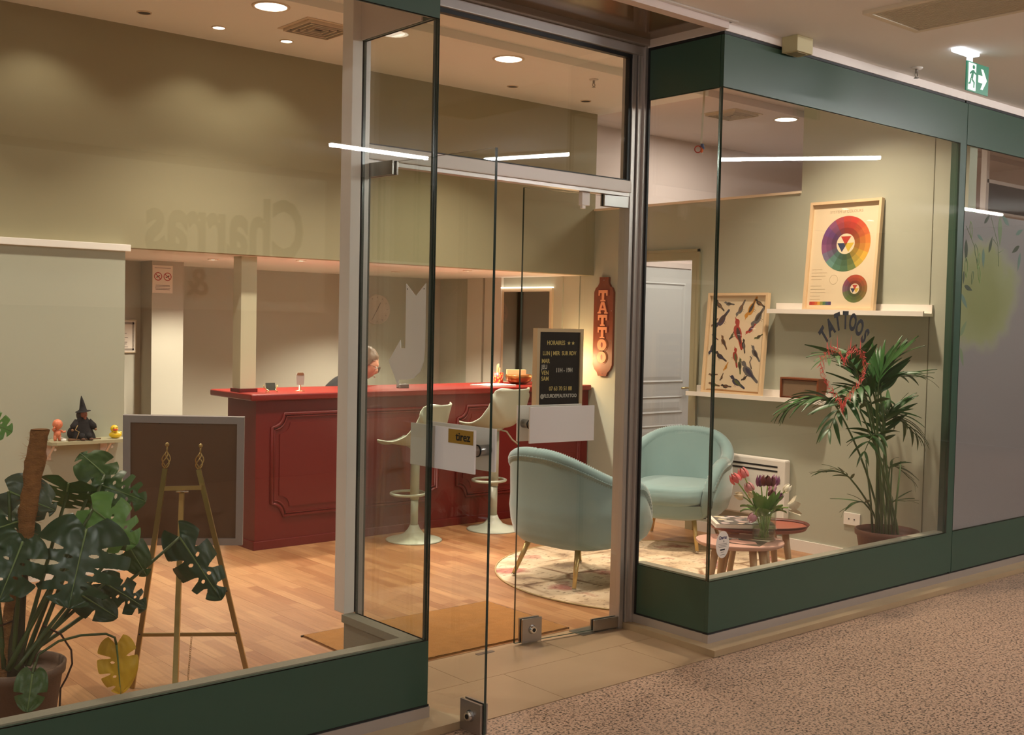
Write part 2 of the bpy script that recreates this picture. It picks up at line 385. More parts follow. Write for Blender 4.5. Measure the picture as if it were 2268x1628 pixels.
# ------------------------------------------------------------------ shop front
def pane_box(mb, p, q, z0, z1, t=0.012):
    """upright sheet of glass between plan points p,q; broad faces glass, rim dark green"""
    p, q = Vector((p[0], p[1], 0)), Vector((q[0], q[1], 0)); d = (q-p).normalized(); n = Vector((-d.y, d.x, 0))*t/2
    vs = [p+n, q+n, q-n, p-n]; vs = [Vector((v.x, v.y, z0)) for v in vs]+[Vector((v.x, v.y, z1)) for v in vs]
    mb.add(vs, [(0, 1, 5, 4), (2, 3, 7, 6)], 0); mb.add(vs, [(0, 3, 2, 1), (4, 5, 6, 7), (1, 2, 6, 5), (3, 0, 4, 7)], 1)
    return mb
def shop_window(name, label, p, q, inner, sp=0.0, sq=0.0, kp=0.0, kq=0.0, sill=0.07):
    """full-height glazing: pane, green lower panel and band, sill ledge inside, metal kick and gaskets; sp,sq shorten the inside parts, kp,kq lengthen the metal parts"""
    t = thing(name, label, None, (p[0], p[1], 0), kind='structure')
    p2, q2, n = Vector((p[0], p[1], 0)), Vector((q[0], q[1], 0)), Vector((inner[0], inner[1], 0)); d = (q2-p2).normalized()
    def slab(mb, a, b, z0, z1, e0=0.0, e1=0.0):
        P_, Q_ = p2+d*e0, q2-d*e1
        vs = [P_+n*a, Q_+n*a, Q_+n*b, P_+n*b]; vs = [Vector((v.x, v.y, z0)) for v in vs]+[Vector((v.x, v.y, z1)) for v in vs]
        mb.add(vs, [(0, 3, 2, 1), (4, 5, 6, 7), (0, 1, 5, 4), (1, 2, 6, 5), (2, 3, 7, 6), (3, 0, 4, 7)], 0); return mb
    g = MB(); pane_box(g, p2, q2, ZK-0.006, ZG+0.004, 0.012); g.build('pane', [GLASS, EDGE], t)
    slab(MB(), -0.006, 0.016, 0.0777, ZK-0.006).build('lower_panel', GREEN, t)
    slab(MB(), -0.006, 0.014, ZG+0.004, ZT-0.0015).build('band', GREEN, t)
    slab(MB(), 0.0145, 0.022, ZG+0.006, ZT, sp, sq).build('band_backing', PINKC, t)
    sl = MB(); slab(sl, 0.0165, sill, ZK-0.03, ZK, sp, sq); slab(sl, 0.0165, sill-0.012, 0.0, ZK-0.0305, sp, sq); sl.build('sill', mat('grey_sill_paint', S(152, 148, 130), 0.6), t)
    slab(MB(), -0.012, 0.02, 0.030, 0.070, -kp, -kq).build('kick_strip', ALU, t)
    gk = slab(MB(), -0.008, 0.0195, 0.0702, 0.0775, -kp*0.8, -kq*0.8); slab(gk, -0.008, 0.0195, ZT-0.001, ZT+0.0118, -kp*0.8, -kq*0.8); gk.build('gasket', BLACK, t)
    slab(MB(), -0.014, 0.03, ZT+0.012, ZH, -kp, -kq).build('head_trim', ALUL, t)
    return t
w1 = shop_window('window_1', 'left shop window beside the monstera', (-4.0, 0.0), (0.006, 0.0), (0, 1), 0, 0.0235, 0, 0.006)
w2 = shop_window('window_2', 'narrow side pane between left window and door post', (0.0, 0.0165), (0.0, DY-0.03), (-1, 0), 0.054, 0.0, -0.004, 0)
w3 = shop_window('window_3', 'narrow side pane between door post and heart window', (W, DY-0.025), (W, 0.0165), (1, 0), 0, 0.054, 0, -0.004)
w4 = shop_window('window_4', 'display window with the red heart drawing', (W-0.006, 0.0), (3.758, 0.0), (0, 1), 0.0235, 0, 0.006, 0.0365)
w5 = shop_window('window_5', 'neighbouring window with foliage film', (3.832, 0.0), (7.5, 0.0), (0, 1), 0, 0, 0.0365, 0)
struct('trim_7', MB().box((3.7585, -0.004, 0.0777), (3.8315, 0.05, ZT-0.0015)), GREEN, 'green mullion between the two windows')
# joint sealant down the two glass corners
SEAL = glass_mat('sealant', (0.62, 0.68, 0.62, 1), 0.10, 0.15)
MB().box((-0.0058, 0.0062, ZK-0.005), (0.0058, 0.0163, ZG+0.003)).build('sealant', [EDGE], w2)
MB().box((W-0.0058, 0.0062, ZK-0.005), (W+0.0058, 0.0163, ZG+0.003)).build('sealant', [SEAL], w3)

# door posts, transom
pl = thing('trim_8', 'pale aluminium door post standing on the low sill', None, (0, DY, 0), kind='structure')
MB().box((-0.058, DY-0.03, ZK), (-0.012, DY+0.045, ZH), bev=0.002).build('post', ALUL, pl)
MB().box((-0.012, DY-0.024, ZK), (0.004, DY+0.035, ZH)).build('gasket', BLACK, pl)
MB().box((0.004, DY-0.03, 0.0), (0.026, DY+0.045, ZH), bev=0.002).build('jamb_profile', ALU, pl)
pr = thing('trim_9', 'grooved aluminium door post between door and heart window', None, (W, DY, 0), kind='structure')
MB().box((1.530, DY-0.02, 0.0), (1.556, DY+0.05, ZH), bev=0.002).build('jamb_profile', ALU, pr)
MB().box((1.556, DY-0.012, 0.0), (1.562, DY+0.05, ZH)).build('groove', BLACK, pr)
MB().box((1.562, DY-0.03, 0.03), (1.590, DY+0.05, ZH), bev=0.002).build('post', ALU, pr)
MB().box((1.590, DY-0.045, 0.03), (W+0.006, DY-0.03+0.06, ZH), bev=0.001).build('glazing_profile', ALU, pr)
MB().box((W-0.008, DY-0.058, 0.075), (W+0.003, DY-0.045, ZT)).build('gasket', BLACK, pr)
tb = thing('trim_10', 'aluminium transom bar over the glass doors', None, (0.8, DY, 2.1), kind='structure')
MB().box((0.026, DY-0.03, 2.135), (1.530, DY+0.04, 2.192), bev=0.004).build('bar', ALUL, tb)
MB().box((0.026, DY-0.018, 2.118), (1.530, DY+0.03, 2.135)).build('underside', ALU, tb)
MB().box((0.026, DY-0.012, 2.192), (1.530, DY+0.012, 2.200)).build('gasket', BLACK, tb)
w6 = thing('window_6', 'transom glass above the doors', None, (0.8, DY, 2.2), kind='structure')
g = MB(); pane_box(g, (0.026, DY), (1.530, DY), 2.195, 2.80, 0.010); g.build('pane', [GLASS, EDGE], w6)
MB().box((0.026, DY-0.014, 2.782), (1.530, DY+0.014, 2.800)).build('gasket', BLACK, w6)
MB().box((1.512, DY-0.013, 2.2), (1.530, DY+0.013, 2.8)).build('gasket_side', BLACK, w6)
MB().box((0.0, DY-0.035, 2.800), (W, DY+0.04, 2.845), bev=0.004).box((0.0, DY-0.06, 2.845), (W, DY+0.04, ZH), bev=0.004).build('head_profile', ALU, w6)
struct('ceiling_entrance', MB().box((-0.02, -0.03, ZH-0.004), (W+0.02, DY+0.04, ZH+0.03)), mat('brown_gloss_panel', S(112, 92, 68), 0.12, spec=0.8), 'glossy brown ceiling panel of the recessed entrance')
struct('trim_11', MB().box((0.012, -0.035, ZH-0.040), (W-0.014, 0.018, ZH-0.004)), PINKC, 'pale fascia across the top of the recessed entrance')
struct('trim_12', MB().box((-4, -0.055, ZH-0.008), (W+0.03, -0.035, ZH), bev=0.002), WHITE, 'white lip edging the concourse ceiling')
struct('ceiling_concourse', MB().box((-9, -6.2, ZH), (12, 0.0, ZH+0.1)), MALLC, 'off-white ceiling of the shopping concourse')
struct('wall_above', MB().box((-4, 0.022, ZH), (0.0, 0.05, ZC+0.06)).box((W, 0.022, ZH), (9, 0.05, ZC+0.06)).box((0, DY, ZH), (W, DY+0.05, ZC+0.06)).box((-0.06, 0.03, ZH), (-0.02, DY, ZC+0.06)).box((W+0.02, 0.03, ZH), (W+0.06, DY, ZC+0.06)), CEILM, 'upstand between concourse ceiling and shop ceiling')

# ------------------------------------------------------------------ glass door leaves
ALUP = mat('anodised_plate', S(238, 234, 230), 0.36, 0.1)
def leaf(name, label, hinge, end, s0, s1, z0, z1, outer, lock_s, pull=None):
    h, e = Vector((hinge[0], hinge[1], 0)), Vector((end[0], end[1], 0)); d = (e-h).normalized(); L = (e-h).length
    n = Vector(outer).normalized(); n = (n-d*n.dot(d)).normalized()          # towards the concourse side
    t = thing(name, label, None, (h.x, h.y, 0.0), kind='structure')
    g = MB(); pane_box(g, h+d*0.0, e, 0.012, 2.112, 0.012); g.build('pane', [GLASS, EDGE], t)
    def plate(mb, a, b, o0, o1, zz0, zz1, bev=0.0015):
        M = frame(h, d, (0, 0, 1)); sg = 1 if (d.cross(Vector((0, 0, 1)))).dot(n) > 0 else -1
        mb.box((a, zz0, sg*o0), (b, zz1, sg*o1), M=M, bev=bev); return mb
    po = plate(MB(), s0, s1, 0.046, 0.054, z0, z1).build('pull_plate', ALUP, t)
    pi = plate(MB(), s0, s1, -0.054, -0.046, z0, z1).build('pull_plate', ALUP, t)
    M0 = frame(h, d, (0, 0, 1))
    for s in (s0+0.05, s1-0.035):
        c = h+d*s; zc = (z0+z1)/2
        st = MB().tube([c+n*0.047+Vector((0, 0, zc)), c-n*0.047+Vector((0, 0, zc))], 0.02, 18); st.build('standoff', STEEL, t)
        rg = MB().tube([c+n*0.014+Vector((0, 0, zc)), c+n*0.008+Vector((0, 0, zc))], 0.0225, 18); rg.build('washer', BLACK, t)
    # patch fittings: top pivot, bottom pivot, bottom lock
    for nm, a, b, zz0, zz1 in (('top_patch', -0.005, 0.165, 2.062, 2.118), ('bottom_patch', -0.005, 0.165, 0.008, 0.062)):
        pm = plate(MB(), a, b, 0.0065, 0.016, zz0, zz1); plate(pm, a, b, -0.016, -0.0065, zz0, zz1); pm.build(nm, STEEL, t)
    lk = plate(MB(), lock_s-0.055, lock_s+0.055, 0.0065, 0.018, 0.010, 0.122); plate(lk, lock_s-0.055, lock_s+0.055, -0.018, -0.0065, 0.010, 0.122)
    lk = lk.build('lock_patch', STEEL, t)
    c = h+d*lock_s; zz = Vector((0, 0, 0.07))
    MB().tube([c+n*0.018+zz, c+n*0.034+zz], [0.022, 0.015], 16).build('cylinder_guard', CHROME, lk)
    MB().tube([c+n*0.034+zz, c+n*0.0355+zz], 0.009, 14).build('keyhole', BLACK, lk)
    return t, h, d, n, po
LH, LE = (0.045, DY-0.005), (0.092, -0.238)
RH, RE = (1.545, DY), (0.925, 0.572)
d1, h1, e1, n1, po1 = leaf('door_1', 'glass door leaf swung open towards the concourse', LH, LE, 0.355, 0.715, 0.955, 1.112, (-1, 0, 0), 0.68)
d2, h2, e2, n2, po2 = leaf('door_2', 'nearly closed glass door leaf behind the letter board', RH, RE, 0.225, 0.60, 0.945, 1.112, (0, -1, 0), 0.535)
# brass plate reading tirez
Mp = frame(h1+n1*0.0545, e1, (0, 0, 1))
lb = MB().box((0.575, 1.058, 0), (0.708, 1.108, 0.002), M=frame(h1+n1*0.0545, e1, (0, 0, 1)) if e1.cross(Vector((0, 0, 1))).dot(n1) > 0 else frame(h1+n1*0.0545, e1, (0, 0, 1)) @ Matrix.Diagonal((1, 1, -1, 1)))
lbo = lb.build('pull_sign', mat('brass_sign', S(190, 152, 70), 0.35, 0.7), po1); lbo['label'] = 'brass plate reading tirez'
rd = e1 if e1.cross(Vector((0, 0, 1))).dot(n1) > 0 else -e1
put_text('lettering', 'tirez', 0.042, INK, po1, frame(h1+e1*0.655+n1*0.0572+Vector((0, 0, 1.082)), rd, (0, 0, 1)), 0.0004, 0.0008)
# small closer plate and floor strike
MB().box((1.235, DY+0.005, 2.055), (1.285, DY+0.03, 2.118), bev=0.002).box((1.242, DY+0.01, 2.04), (1.262, DY+0.025, 2.055)).build('latch_keeper', ALUL, tb)
one('floor_strike', MB().box((0.70, 0.555, 0.0), (0.795, 0.578, 0.003)).box((0.735, 0.561, 0.003), (0.76, 0.572, 0.0035)), STEEL, 'small steel strike plate let into the entrance tiles', 'strike plate')
one('floor_pivot_cover', MB().box((1.30, 0.50, 0.0), (1.525, 0.60, 0.004), bev=0.001), STEEL, 'steel floor closer cover at the foot of the right door post', 'cover plate')
# ------------------------------------------------------------------ luminaires in the shop ceiling
LENS = mat('lamp_lens', S(255, 244, 226), 0.4, emit=(1.0, 0.90, 0.76, 1), strength=9.0)
LENSO = mat('lamp_lens_unlit', S(60, 52, 44), 0.4)
RIM = mat('lamp_rim', S(222, 202, 176), 0.5)
def downlight(loc, r, lit, label, power=0, group=None, col=WARM, spot=None, name='downlight'):
    t = thing(name, label, 'ceiling light', loc, group=group)
    MB().lathe([(r*1.22, 0.0), (r*1.2, -0.004), (r*1.02, -0.006), (r, -0.001)], loc, 28).build('rim', RIM, t)
    MB().lathe([(0.0001, -0.0035), (r, -0.0035)], loc, 24).build('lens', LENS if lit else LENSO, t)
    if lit and power:
        if spot: lamp('bulb', 'SPOT', (loc[0], loc[1], loc[2]-0.02), power, col, 0.03, t, spot=spot, blend=0.55, direction=(0, 0, -1))
        else: lamp('bulb', 'AREA', (loc[0], loc[1], loc[2]-0.012), power, col, r*1.9, t, spot=112, direction=(0, 0, -1))
    return t
G1 = 'round downlights in the shop ceiling'
for (xx, lab, pw) in ((-1.30, 'round downlight beyond the left edge of the ceiling', 18), (0.513, 'large round downlight near the square air vent', 21), (2.19, 'large round downlight seen through the transom glass', 22), (3.55, 'round downlight in front of the bulkhead end', 20)):
    if xx == 3.55: continue
    downlight((xx, 2.21, ZC), 0.085, True, lab, pw, G1)
downlight((3.15, 0.60, ZC+0.05), 0.085, True, 'round downlight hidden above the display window', 30, G1, SOFT)
downlight((5.09, 2.19, ZC), 0.085, True, 'round downlight beyond the low partition', 10, G1, COOL)
for (xx, lit, lab) in ((-0.42, True, 'small recessed spot farthest from the air vent'), (0.064, False, 'unlit small recessed spot in the cream ceiling'), (0.508, True, 'small lit recessed spot below the large downlight'), (0.949, True, 'small lit recessed spot beside the square air vent'),
                       (2.75, False, 'unlit recessed spot seen through the middle of the transom'), (3.472, False, 'unlit recessed spot by the far bulkhead end')):
    downlight((xx, 2.825, ZC), 0.034, lit, lab, 7, 'small spots above the counter', WARM, 118, name='recessed_spot')
for (xx, yy, lab) in ((1.41, 3.42, 'spot under the low ceiling above the card holder'), (2.76, 4.26, 'spot under the low ceiling near the clock'), (2.88, 3.47, 'spot under the low ceiling above the counter stools')):
    downlight((xx, yy, 1.885), 0.03, True, lab, 125, 'spots behind the counter', WARM, 125, name='recessed_spot')
downlight((1.0, 3.9, 1.885), 0.03, True, 'added spot under the low ceiling brightening the back wall', 90, 'spots behind the counter', WARM, 130, name='recessed_spot')  # extra spot, added for more light on the back wall
# square air diffusers
def diffuser(c, s, label):
    t = thing('air_diffuser', label, 'air vent', c)
    MB().box((c[0]-s, c[1]-s, c[2]-0.004), (c[0]+s, c[1]+s, c[2]-0.0005)).build('plate', RIM, t)
    for k in range(4):
        r = s*(0.86-0.2*k)
        m = MB()
        for (a, b) in (((-r, -r), (r, -r+0.006)), ((-r, r-0.006), (r, r)), ((-r, -r+0.006), (-r+0.006, r-0.006)), ((r-0.006, -r+0.006), (r, r-0.006))):
            m.box((c[0]+a[0], c[1]+a[1], c[2]-0.02), (c[0]+b[0], c[1]+b[1], c[2]-0.004))
        m.build('louvre', RIM, t)
        r2 = r-0.006; q = s*0.2-0.012
        m = MB()
        for (a, b) in (((-r2, -r2), (r2, -r2+q)), ((-r2, r2-q), (r2, r2)), ((-r2, -r2+q), (-r2+q, r2-q)), ((r2-q, -r2+q), (r2, r2-q))):
            m.box((c[0]+a[0], c[1]+a[1], c[2]-0.006), (c[0]+b[0], c[1]+b[1], c[2]-0.004))
        m.build('slot', mat('vent_dark', S(40, 32, 26), 0.8), t)
diffuser((0.93, 2.42, ZC), 0.17, 'square louvred air vent in the cream ceiling')
diffuser((4.62, 2.36, ZC), 0.17, 'square air vent beyond the low partition')
def sprinkler(loc, label, group='sprinklers'):
    t = thing('sprinkler', label, 'sprinkler', loc, group=group)
    x_, y_, z_ = loc
    MB().lathe([(0.0001, 0), (0.032, -0.001), (0.028, -0.008), (0.0001, -0.009)], loc, 20).build('escutcheon', WHITE, t)
    MB().cyl((x_, y_, z_-0.03), 0.008, 0.024, 10).tube([(x_-0.010, y_, z_-0.03), (x_-0.012, y_, z_-0.042), (x_, y_, z_-0.052), (x_+0.012, y_, z_-0.042), (x_+0.010, y_, z_-0.03)], 0.0025, 6).build('frame', STEEL, t)
    MB().cyl((x_, y_, z_-0.055), 0.013, 0.002, 14).build('deflector', STEEL, t)
sprinkler((2.99, 2.25, ZC), 'sprinkler in the shop ceiling seen through the transom')

# ------------------------------------------------------------------ the concourse outside: lamps, vent, exit sign, opposite shop
TUBE = mat('fluorescent_tube', S(255, 250, 240), 0.4, emit=(1.0, 0.985, 0.97, 1), strength=235.0)
def batten(a, b, label, z=2.85):
    a, b = Vector((a[0], a[1], z)), Vector((b[0], b[1], z)); c = (a+b)/2; d = (b-a).normalized(); L = (b-a).length
    t = thing('strip_light', label, 'strip light', (c.x, c.y, ZH), group='strip lights over the concourse')
    M = frame(c, d, (0, 0, 1))
    MB().box((-L/2, 0.008, -0.03), (L/2, 0.030, 0.03), M=M).build('housing', WHITE, t)
    for e_ in (-1, 1): MB().box((e_*(L/2-0.018), -0.022, -0.014), (e_*L/2, 0.008, 0.014), M=M).build('lamp_holder', WHITE, t)
    MB().tube([c-d*(L/2-0.018)+Vector((0, 0, -0.006)), c+d*(L/2-0.018)+Vector((0, 0, -0.006))], 0.013, 12).build('tube', TUBE, t)
batten((4.70, -2.60), (5.48, -1.56), 'strip light mirrored as the long streak in the heart window')
batten((2.13, -4.31), (3.12, -4.33), 'strip light mirrored beside the pale door post')
batten((3.46, -3.01), (3.74, -2.24), 'strip light mirrored in the transom glass')
batten((-2.6, -1.2), (-3.6, -1.2), 'added unseen strip light left of the viewer')  # added out of view for ambient light in the concourse
batten((-2.6, -4.6), (-3.6, -4.6), 'added unseen strip light behind the viewer')  # likewise added as unseen ambient light
batten((9.2, -2.9), (10.2, -2.9), 'added unseen strip light farthest along the concourse')  # added for ambient light, set far off to stay out of the reflections
v = thing('ceiling_grille', 'large cream grille in the concourse ceiling', 'air vent', (2.11, -1.14, ZH))
gx0, gx1, gy0, gy1 = 1.89, 2.33, -1.75, -0.53
GRM = mat('cream_grille', S(224, 212, 188), 0.5)
m = MB()
for (a, b) in (((gx0, gy1-0.03), (gx1, gy1)), ((gx0, gy0), (gx1, gy0+0.03)), ((gx0, gy0+0.03), (gx0+0.03, gy1-0.03)), ((gx1-0.03, gy0+0.03), (gx1, gy1-0.03))):
    m.box((a[0], a[1], ZH-0.016), (b[0], b[1], ZH))
m.build('frame', GRM, v)
MB().box((gx0+0.03, gy0+0.03, ZH-0.002), (gx1-0.03, gy1-0.03, ZH-0.0005)).build('backing', mat('vent_grey', S(96, 86, 72), 0.9), v)
bl = MB().box((-0.0035, 0, -0.012), (0.0035, gy1-gy0-0.06, -0.002)).mesh('blade', GRM)
for k in range(26): put('blade', bl, v, None, XF[v.name].inverted() @ Matrix.Translation((gx0+0.037+k*(gx1-gx0-0.074)/25, gy0+0.03, ZH)))
sprinkler((3.02, -0.14, ZH), 'sprinkler on the concourse ceiling beside the exit sign')
# exit sign with lamp
e = thing('exit_sign', 'green running-man exit sign hanging from the concourse ceiling', 'exit sign', (2.87, -0.50, ZH))
LED = mat('emergency_led', S(240, 246, 255), 0.4, emit=(0.85, 0.93, 1, 1), strength=3)
MB().box((2.76, -0.52, ZH-0.018), (2.95, -0.47, ZH), bev=0.006).build('lamp_housing', LED, e)
MB().box((2.88, -0.495, ZH-0.10), (2.93, -0.488, ZH-0.02)).build('bracket', mat('clear_bracket', S(220, 228, 235), 0.2, emit=(0.85, 0.93, 1, 1), strength=0.8), e)
c = px(2164, 174, Y=-0.50); hw, hh = 0.105, 0.10*1.0
c = Vector((c.x, -0.50, c.z))
sg = MB().box((c.x-0.11, -0.503, c.z-0.072), (c.x+0.11, -0.497, c.z+0.072)); sg.build('panel', mat('exit_green', S(40, 120, 92), 0.3, emit=S(40, 120, 92), strength=0.35), e)
SW = mat('exit_white', S(240, 244, 240), 0.4, emit=(0.9, 0.95, 0.9, 1), strength=0.5)
Ms = frame(Vector((c.x, -0.5036, c.z)), (1, 0, 0), (0, 0, 1))
MB().prism([(0.005, 0.018), (0.05, 0.018), (0.03, 0.05), (0.052, 0.05), (0.092, 0.0), (0.052, -0.05), (0.03, -0.05), (0.05, -0.018), (0.005, -0.018)], 0, 0.0008, M=Ms).build('arrow', SW, e)
dm = MB().prism([(-0.095, -0.066), (-0.02, -0.066), (-0.02, 0.066), (-0.095, 0.066)], 0, 0.0008, M=Ms); dm.build('doorway', SW, e)
GR2 = MATS['exit_green']; mm = MB()
Ms2 = Ms @ Matrix.Translation((0, 0, 0.0009)) @ Matrix.Diagonal((1, 0.88, 1, 1))
mm.cyl((-0.045, 0.055, 0), 0.012, 0.0006, 14, M=Ms2)
for q in ([(-0.06, 0.036), (-0.038, 0.04), (-0.05, -0.012), (-0.072, -0.012)], [(-0.04, 0.036), (-0.018, 0.022), (-0.022, 0.014), (-0.046, 0.024)], [(-0.06, 0.036), (-0.085, 0.018), (-0.08, 0.010), (-0.055, 0.024)],
          [(-0.056, -0.010), (-0.030, -0.028), (-0.034, -0.060), (-0.044, -0.060), (-0.044, -0.032), (-0.066, -0.018)], [(-0.066, -0.010), (-0.070, -0.040), (-0.092, -0.048), (-0.092, -0.038), (-0.082, -0.032), (-0.076, -0.010)]):
    mm.prism(q, 0, 0.0006, M=Ms2)
mm.build('running_man', GR2, e)
# beige speaker box on the head trim
sb = thing('speaker_box', 'small beige box fixed under the concourse ceiling above the heart window', 'speaker', (2.07, -0.05, ZH))
a = Vector((2.02, -0.105, ZH-0.075)); b = Vector((2.145, -0.016, ZH))
MB().box(a, b, bev=0.004).build('case', mat('beige_plastic', S(206, 194, 148), 0.5), sb)
MB().box((2.045, -0.09, ZH-0.0775), (2.12, -0.03, ZH-0.075)).build('grille', mat('beige_dark', S(150, 140, 104), 0.6), sb)
# smoke detector on concourse ceiling (mirrored in the transom)
sd = thing('smoke_detector', 'round smoke detector on the concourse ceiling', 'smoke detector', (1.6, -2.6, ZH))
MB().lathe([(0.055, 0), (0.055, -0.02), (0.04, -0.03), (0.035, -0.045), (0.0001, -0.047)], (1.6, -2.6, ZH), 24).build('body', WHITE, sd)
# shop on the other side of the concourse, seen mirrored in the left window
struct('wall_opposite', MB().box((-9, -6.2, 0), (12, -6.05, ZH)), mat('opposite_wall', S(150, 132, 116), 0.7), 'shop front on the opposite side of the concourse')
struct('wall_end', MB().box((12, -6.2, 0), (12.1, 0.0, ZH)), MATS['opposite_wall'], 'added unseen end wall closing off the concourse')  # added out of view, keeps the bright background out of the window reflections
op = thing('shop_sign', 'pale sign panel with dark lettering on the opposite shop front', 'sign', (1.2, -6.05, 1.2))
MB().box((-0.9, -6.05, 1.55), (3.15, -6.02, 2.80)).build('panel', mat('sign_panel', S(214, 200, 172), 0.6), op)
put_text('lettering', 'Charras', 0.74, INK, op, frame((2.15, -6.018, 2.27), (-1, 0, 0), (0, 0, 1)), 0.002, 0.022, sx=0.64)
put_text('ampersand', '&', 0.34, INK, op, frame((1.87, -6.018, 1.78), (-1, 0, 0), (0, 0, 1)), 0.002, 0.004)
# ------------------------------------------------------------------ counter
RED = mat('oxblood_paint', S(102, 17, 13), 0.42, spec=0.45, var=0.06, vscale=3)
ct = thing('reception_counter', 'red painted reception counter with moulded panels', 'counter', (2.4, 3.3, 0))
CX0, CX1, CYF, CYK = 0.955, XR-0.012, 3.168, 3.56
MB().box((CX0, CYF, 0.0), (CX1, CYK, 0.965)).build('carcass', RED, ct)
MB().box((CX0-0.012, CYF-0.012, 0.0), (CX1, CYF, 0.055), bev=0.003).box((CX0-0.012, CYF, 0.0), (CX0, CYK, 0.055)).build('skirting', RED, ct)
def slab_top():
    bm = bmesh.new(); bmesh.ops.create_cube(bm, size=1)
    x0, x1, y0, y1, z0, z1 = CX0-0.055, CX1, CYF-0.04, CYK+0.16, 0.963, 1.006
    for v in bm.verts: v.co = Vector(((x0+x1)/2+v.co.x*(x1-x0), (y0+y1)/2+v.co.y*(y1-y0), (z0+z1)/2+v.co.z*(z1-z0)))
    bmesh.ops.bevel(bm, geom=bm.edges[:], offset=0.013, segments=3, affect='EDGES', profile=0.6)
    m = MB(); bm.verts.index_update(); m.add([v.co.copy() for v in bm.verts], [[v.index for v in f.verts] for f in bm.faces]); bm.free(); return m
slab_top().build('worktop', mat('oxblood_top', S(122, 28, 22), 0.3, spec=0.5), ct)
def notched(x0, x1, z0, z1, r, y):
    pts = []
    for (cx, cz, a0) in ((x0, z1, 0), (x1, z1, -PI/2), (x1, z0, PI), (x0, z0, PI/2)):
        # concave quarter round at every corner
        seg = [(cx+r*math.cos(a), cz+r*math.sin(a)) for a in [a0-PI/2*k/8 if True else 0 for k in range(9)]]
        pts.append(seg)
    out = []
    for s in ([(x0+r*math.cos(a), z1+r*math.sin(a)) for a in [-PI/2+PI/2*k/8 for k in range(9)]],
              [(x1+r*math.cos(a), z1+r*math.sin(a)) for a in [PI+PI/2*k/8 for k in range(9)]],
              [(x1+r*math.cos(a), z0+r*math.sin(a)) for a in [PI/2+PI/2*k/8 for k in range(9)]],
              [(x0+r*math.cos(a), z0+r*math.sin(a)) for a in [0+PI/2*k/8 for k in range(9)]]): out += s
    return [Vector((a, y, b)) for a, b in out]
for (a, b) in ((1.07, 2.40), (2.58, 3.82)):
    pn = MB().prism([(v.x, v.z) for v in notched(a+0.055, b-0.055, 0.265, 0.815, 0.075, 0)], 0, 0.006, M=frame((0, CYF, 0), (1, 0, 0), (0, 0, 1))).build('panel', RED, ct)
    mo = MB().tube(notched(a, b, 0.205, 0.872, 0.085, CYF-0.004), 0.011, 8, closed=True, smooth=True)
    mo.tube(notched(a+0.018, b-0.018, 0.223, 0.854, 0.085, CYF-0.003), 0.007, 6, closed=True)
    mo.build('moulding', RED, ct)
MB().box((CX0+0.3, CYK, 0.74), (CX1, CYK+0.15, 0.762)).build('inner_desk', RED, ct)
# column on the counter end
cl = thing('column', 'pale square column standing on the counter end', 'column', (0.98, 3.38, 1.006))
COLM = mat('column_paint', S(206, 202, 172), 0.7)
MB().box((0.925, 3.33, 1.03), (1.035, 3.44, 1.885)).build('shaft', COLM, cl)
MB().box((0.915, 3.32, 1.006), (1.045, 3.45, 1.03), bev=0.003).build('foot', RED, cl)

# ------------------------------------------------------------------ things on the counter
ch = thing('card_holder', 'dark card held by gold clips beside the column', 'card holder', (1.12, 3.28, 1.006))
MB().box((-0.034, -0.002, 0.012), (0.034, 0.002, 0.062), M=Matrix.Translation((1.12, 3.275, 1.006)) @ Matrix.Rotation(-0.3, 4, 'X')).build('card', mat('dark_green_card', S(48, 50, 38), 0.4), ch)
for s in (-1, 1):
    MB().tube([(1.12+s*0.045, 3.27, 1.0085), (1.12+s*0.028, 3.25, 1.012), (1.12+s*0.028, 3.272, 1.02), (1.12+s*0.045, 3.29, 1.035), (1.12+s*0.05, 3.285, 1.052)], 0.003, 6).build('clip', GOLD, ch)
ROSE = mat('rose_gold', S(214, 160, 124), 0.3, 0.8)
ps = thing('card_stand', 'rose gold stand holding a small pale card on the counter', 'card stand', (1.345, 3.30, 1.006))
MB().lathe([(0.0001, 0), (0.032, 0), (0.032, 0.003), (0.008, 0.006), (0.006, 0.045), (0.0001, 0.045)], (1.345, 3.30, 1.006), 20).build('foot', ROSE, ps)
MB().prism([(-0.024, 0.042), (0.024, 0.042), (0.028, 0.11), (0.02, 0.122), (-0.02, 0.122), (-0.028, 0.11)], -0.002, 0.002, M=frame((1.345, 3.295, 1.006), (0.95, -0.3, 0), (0, 0, 1))).build('card', mat('pale_card', S(178, 174, 166), 0.3), ps)
MB().prism([(-0.02, 0.106), (0.02, 0.106), (0.023, 0.112), (0.018, 0.124), (-0.018, 0.124), (-0.023, 0.112)], -0.004, 0.004, M=frame((1.345, 3.295, 1.006), (0.95, -0.3, 0), (0, 0, 1))).build('top_clip', ROSE, ps)
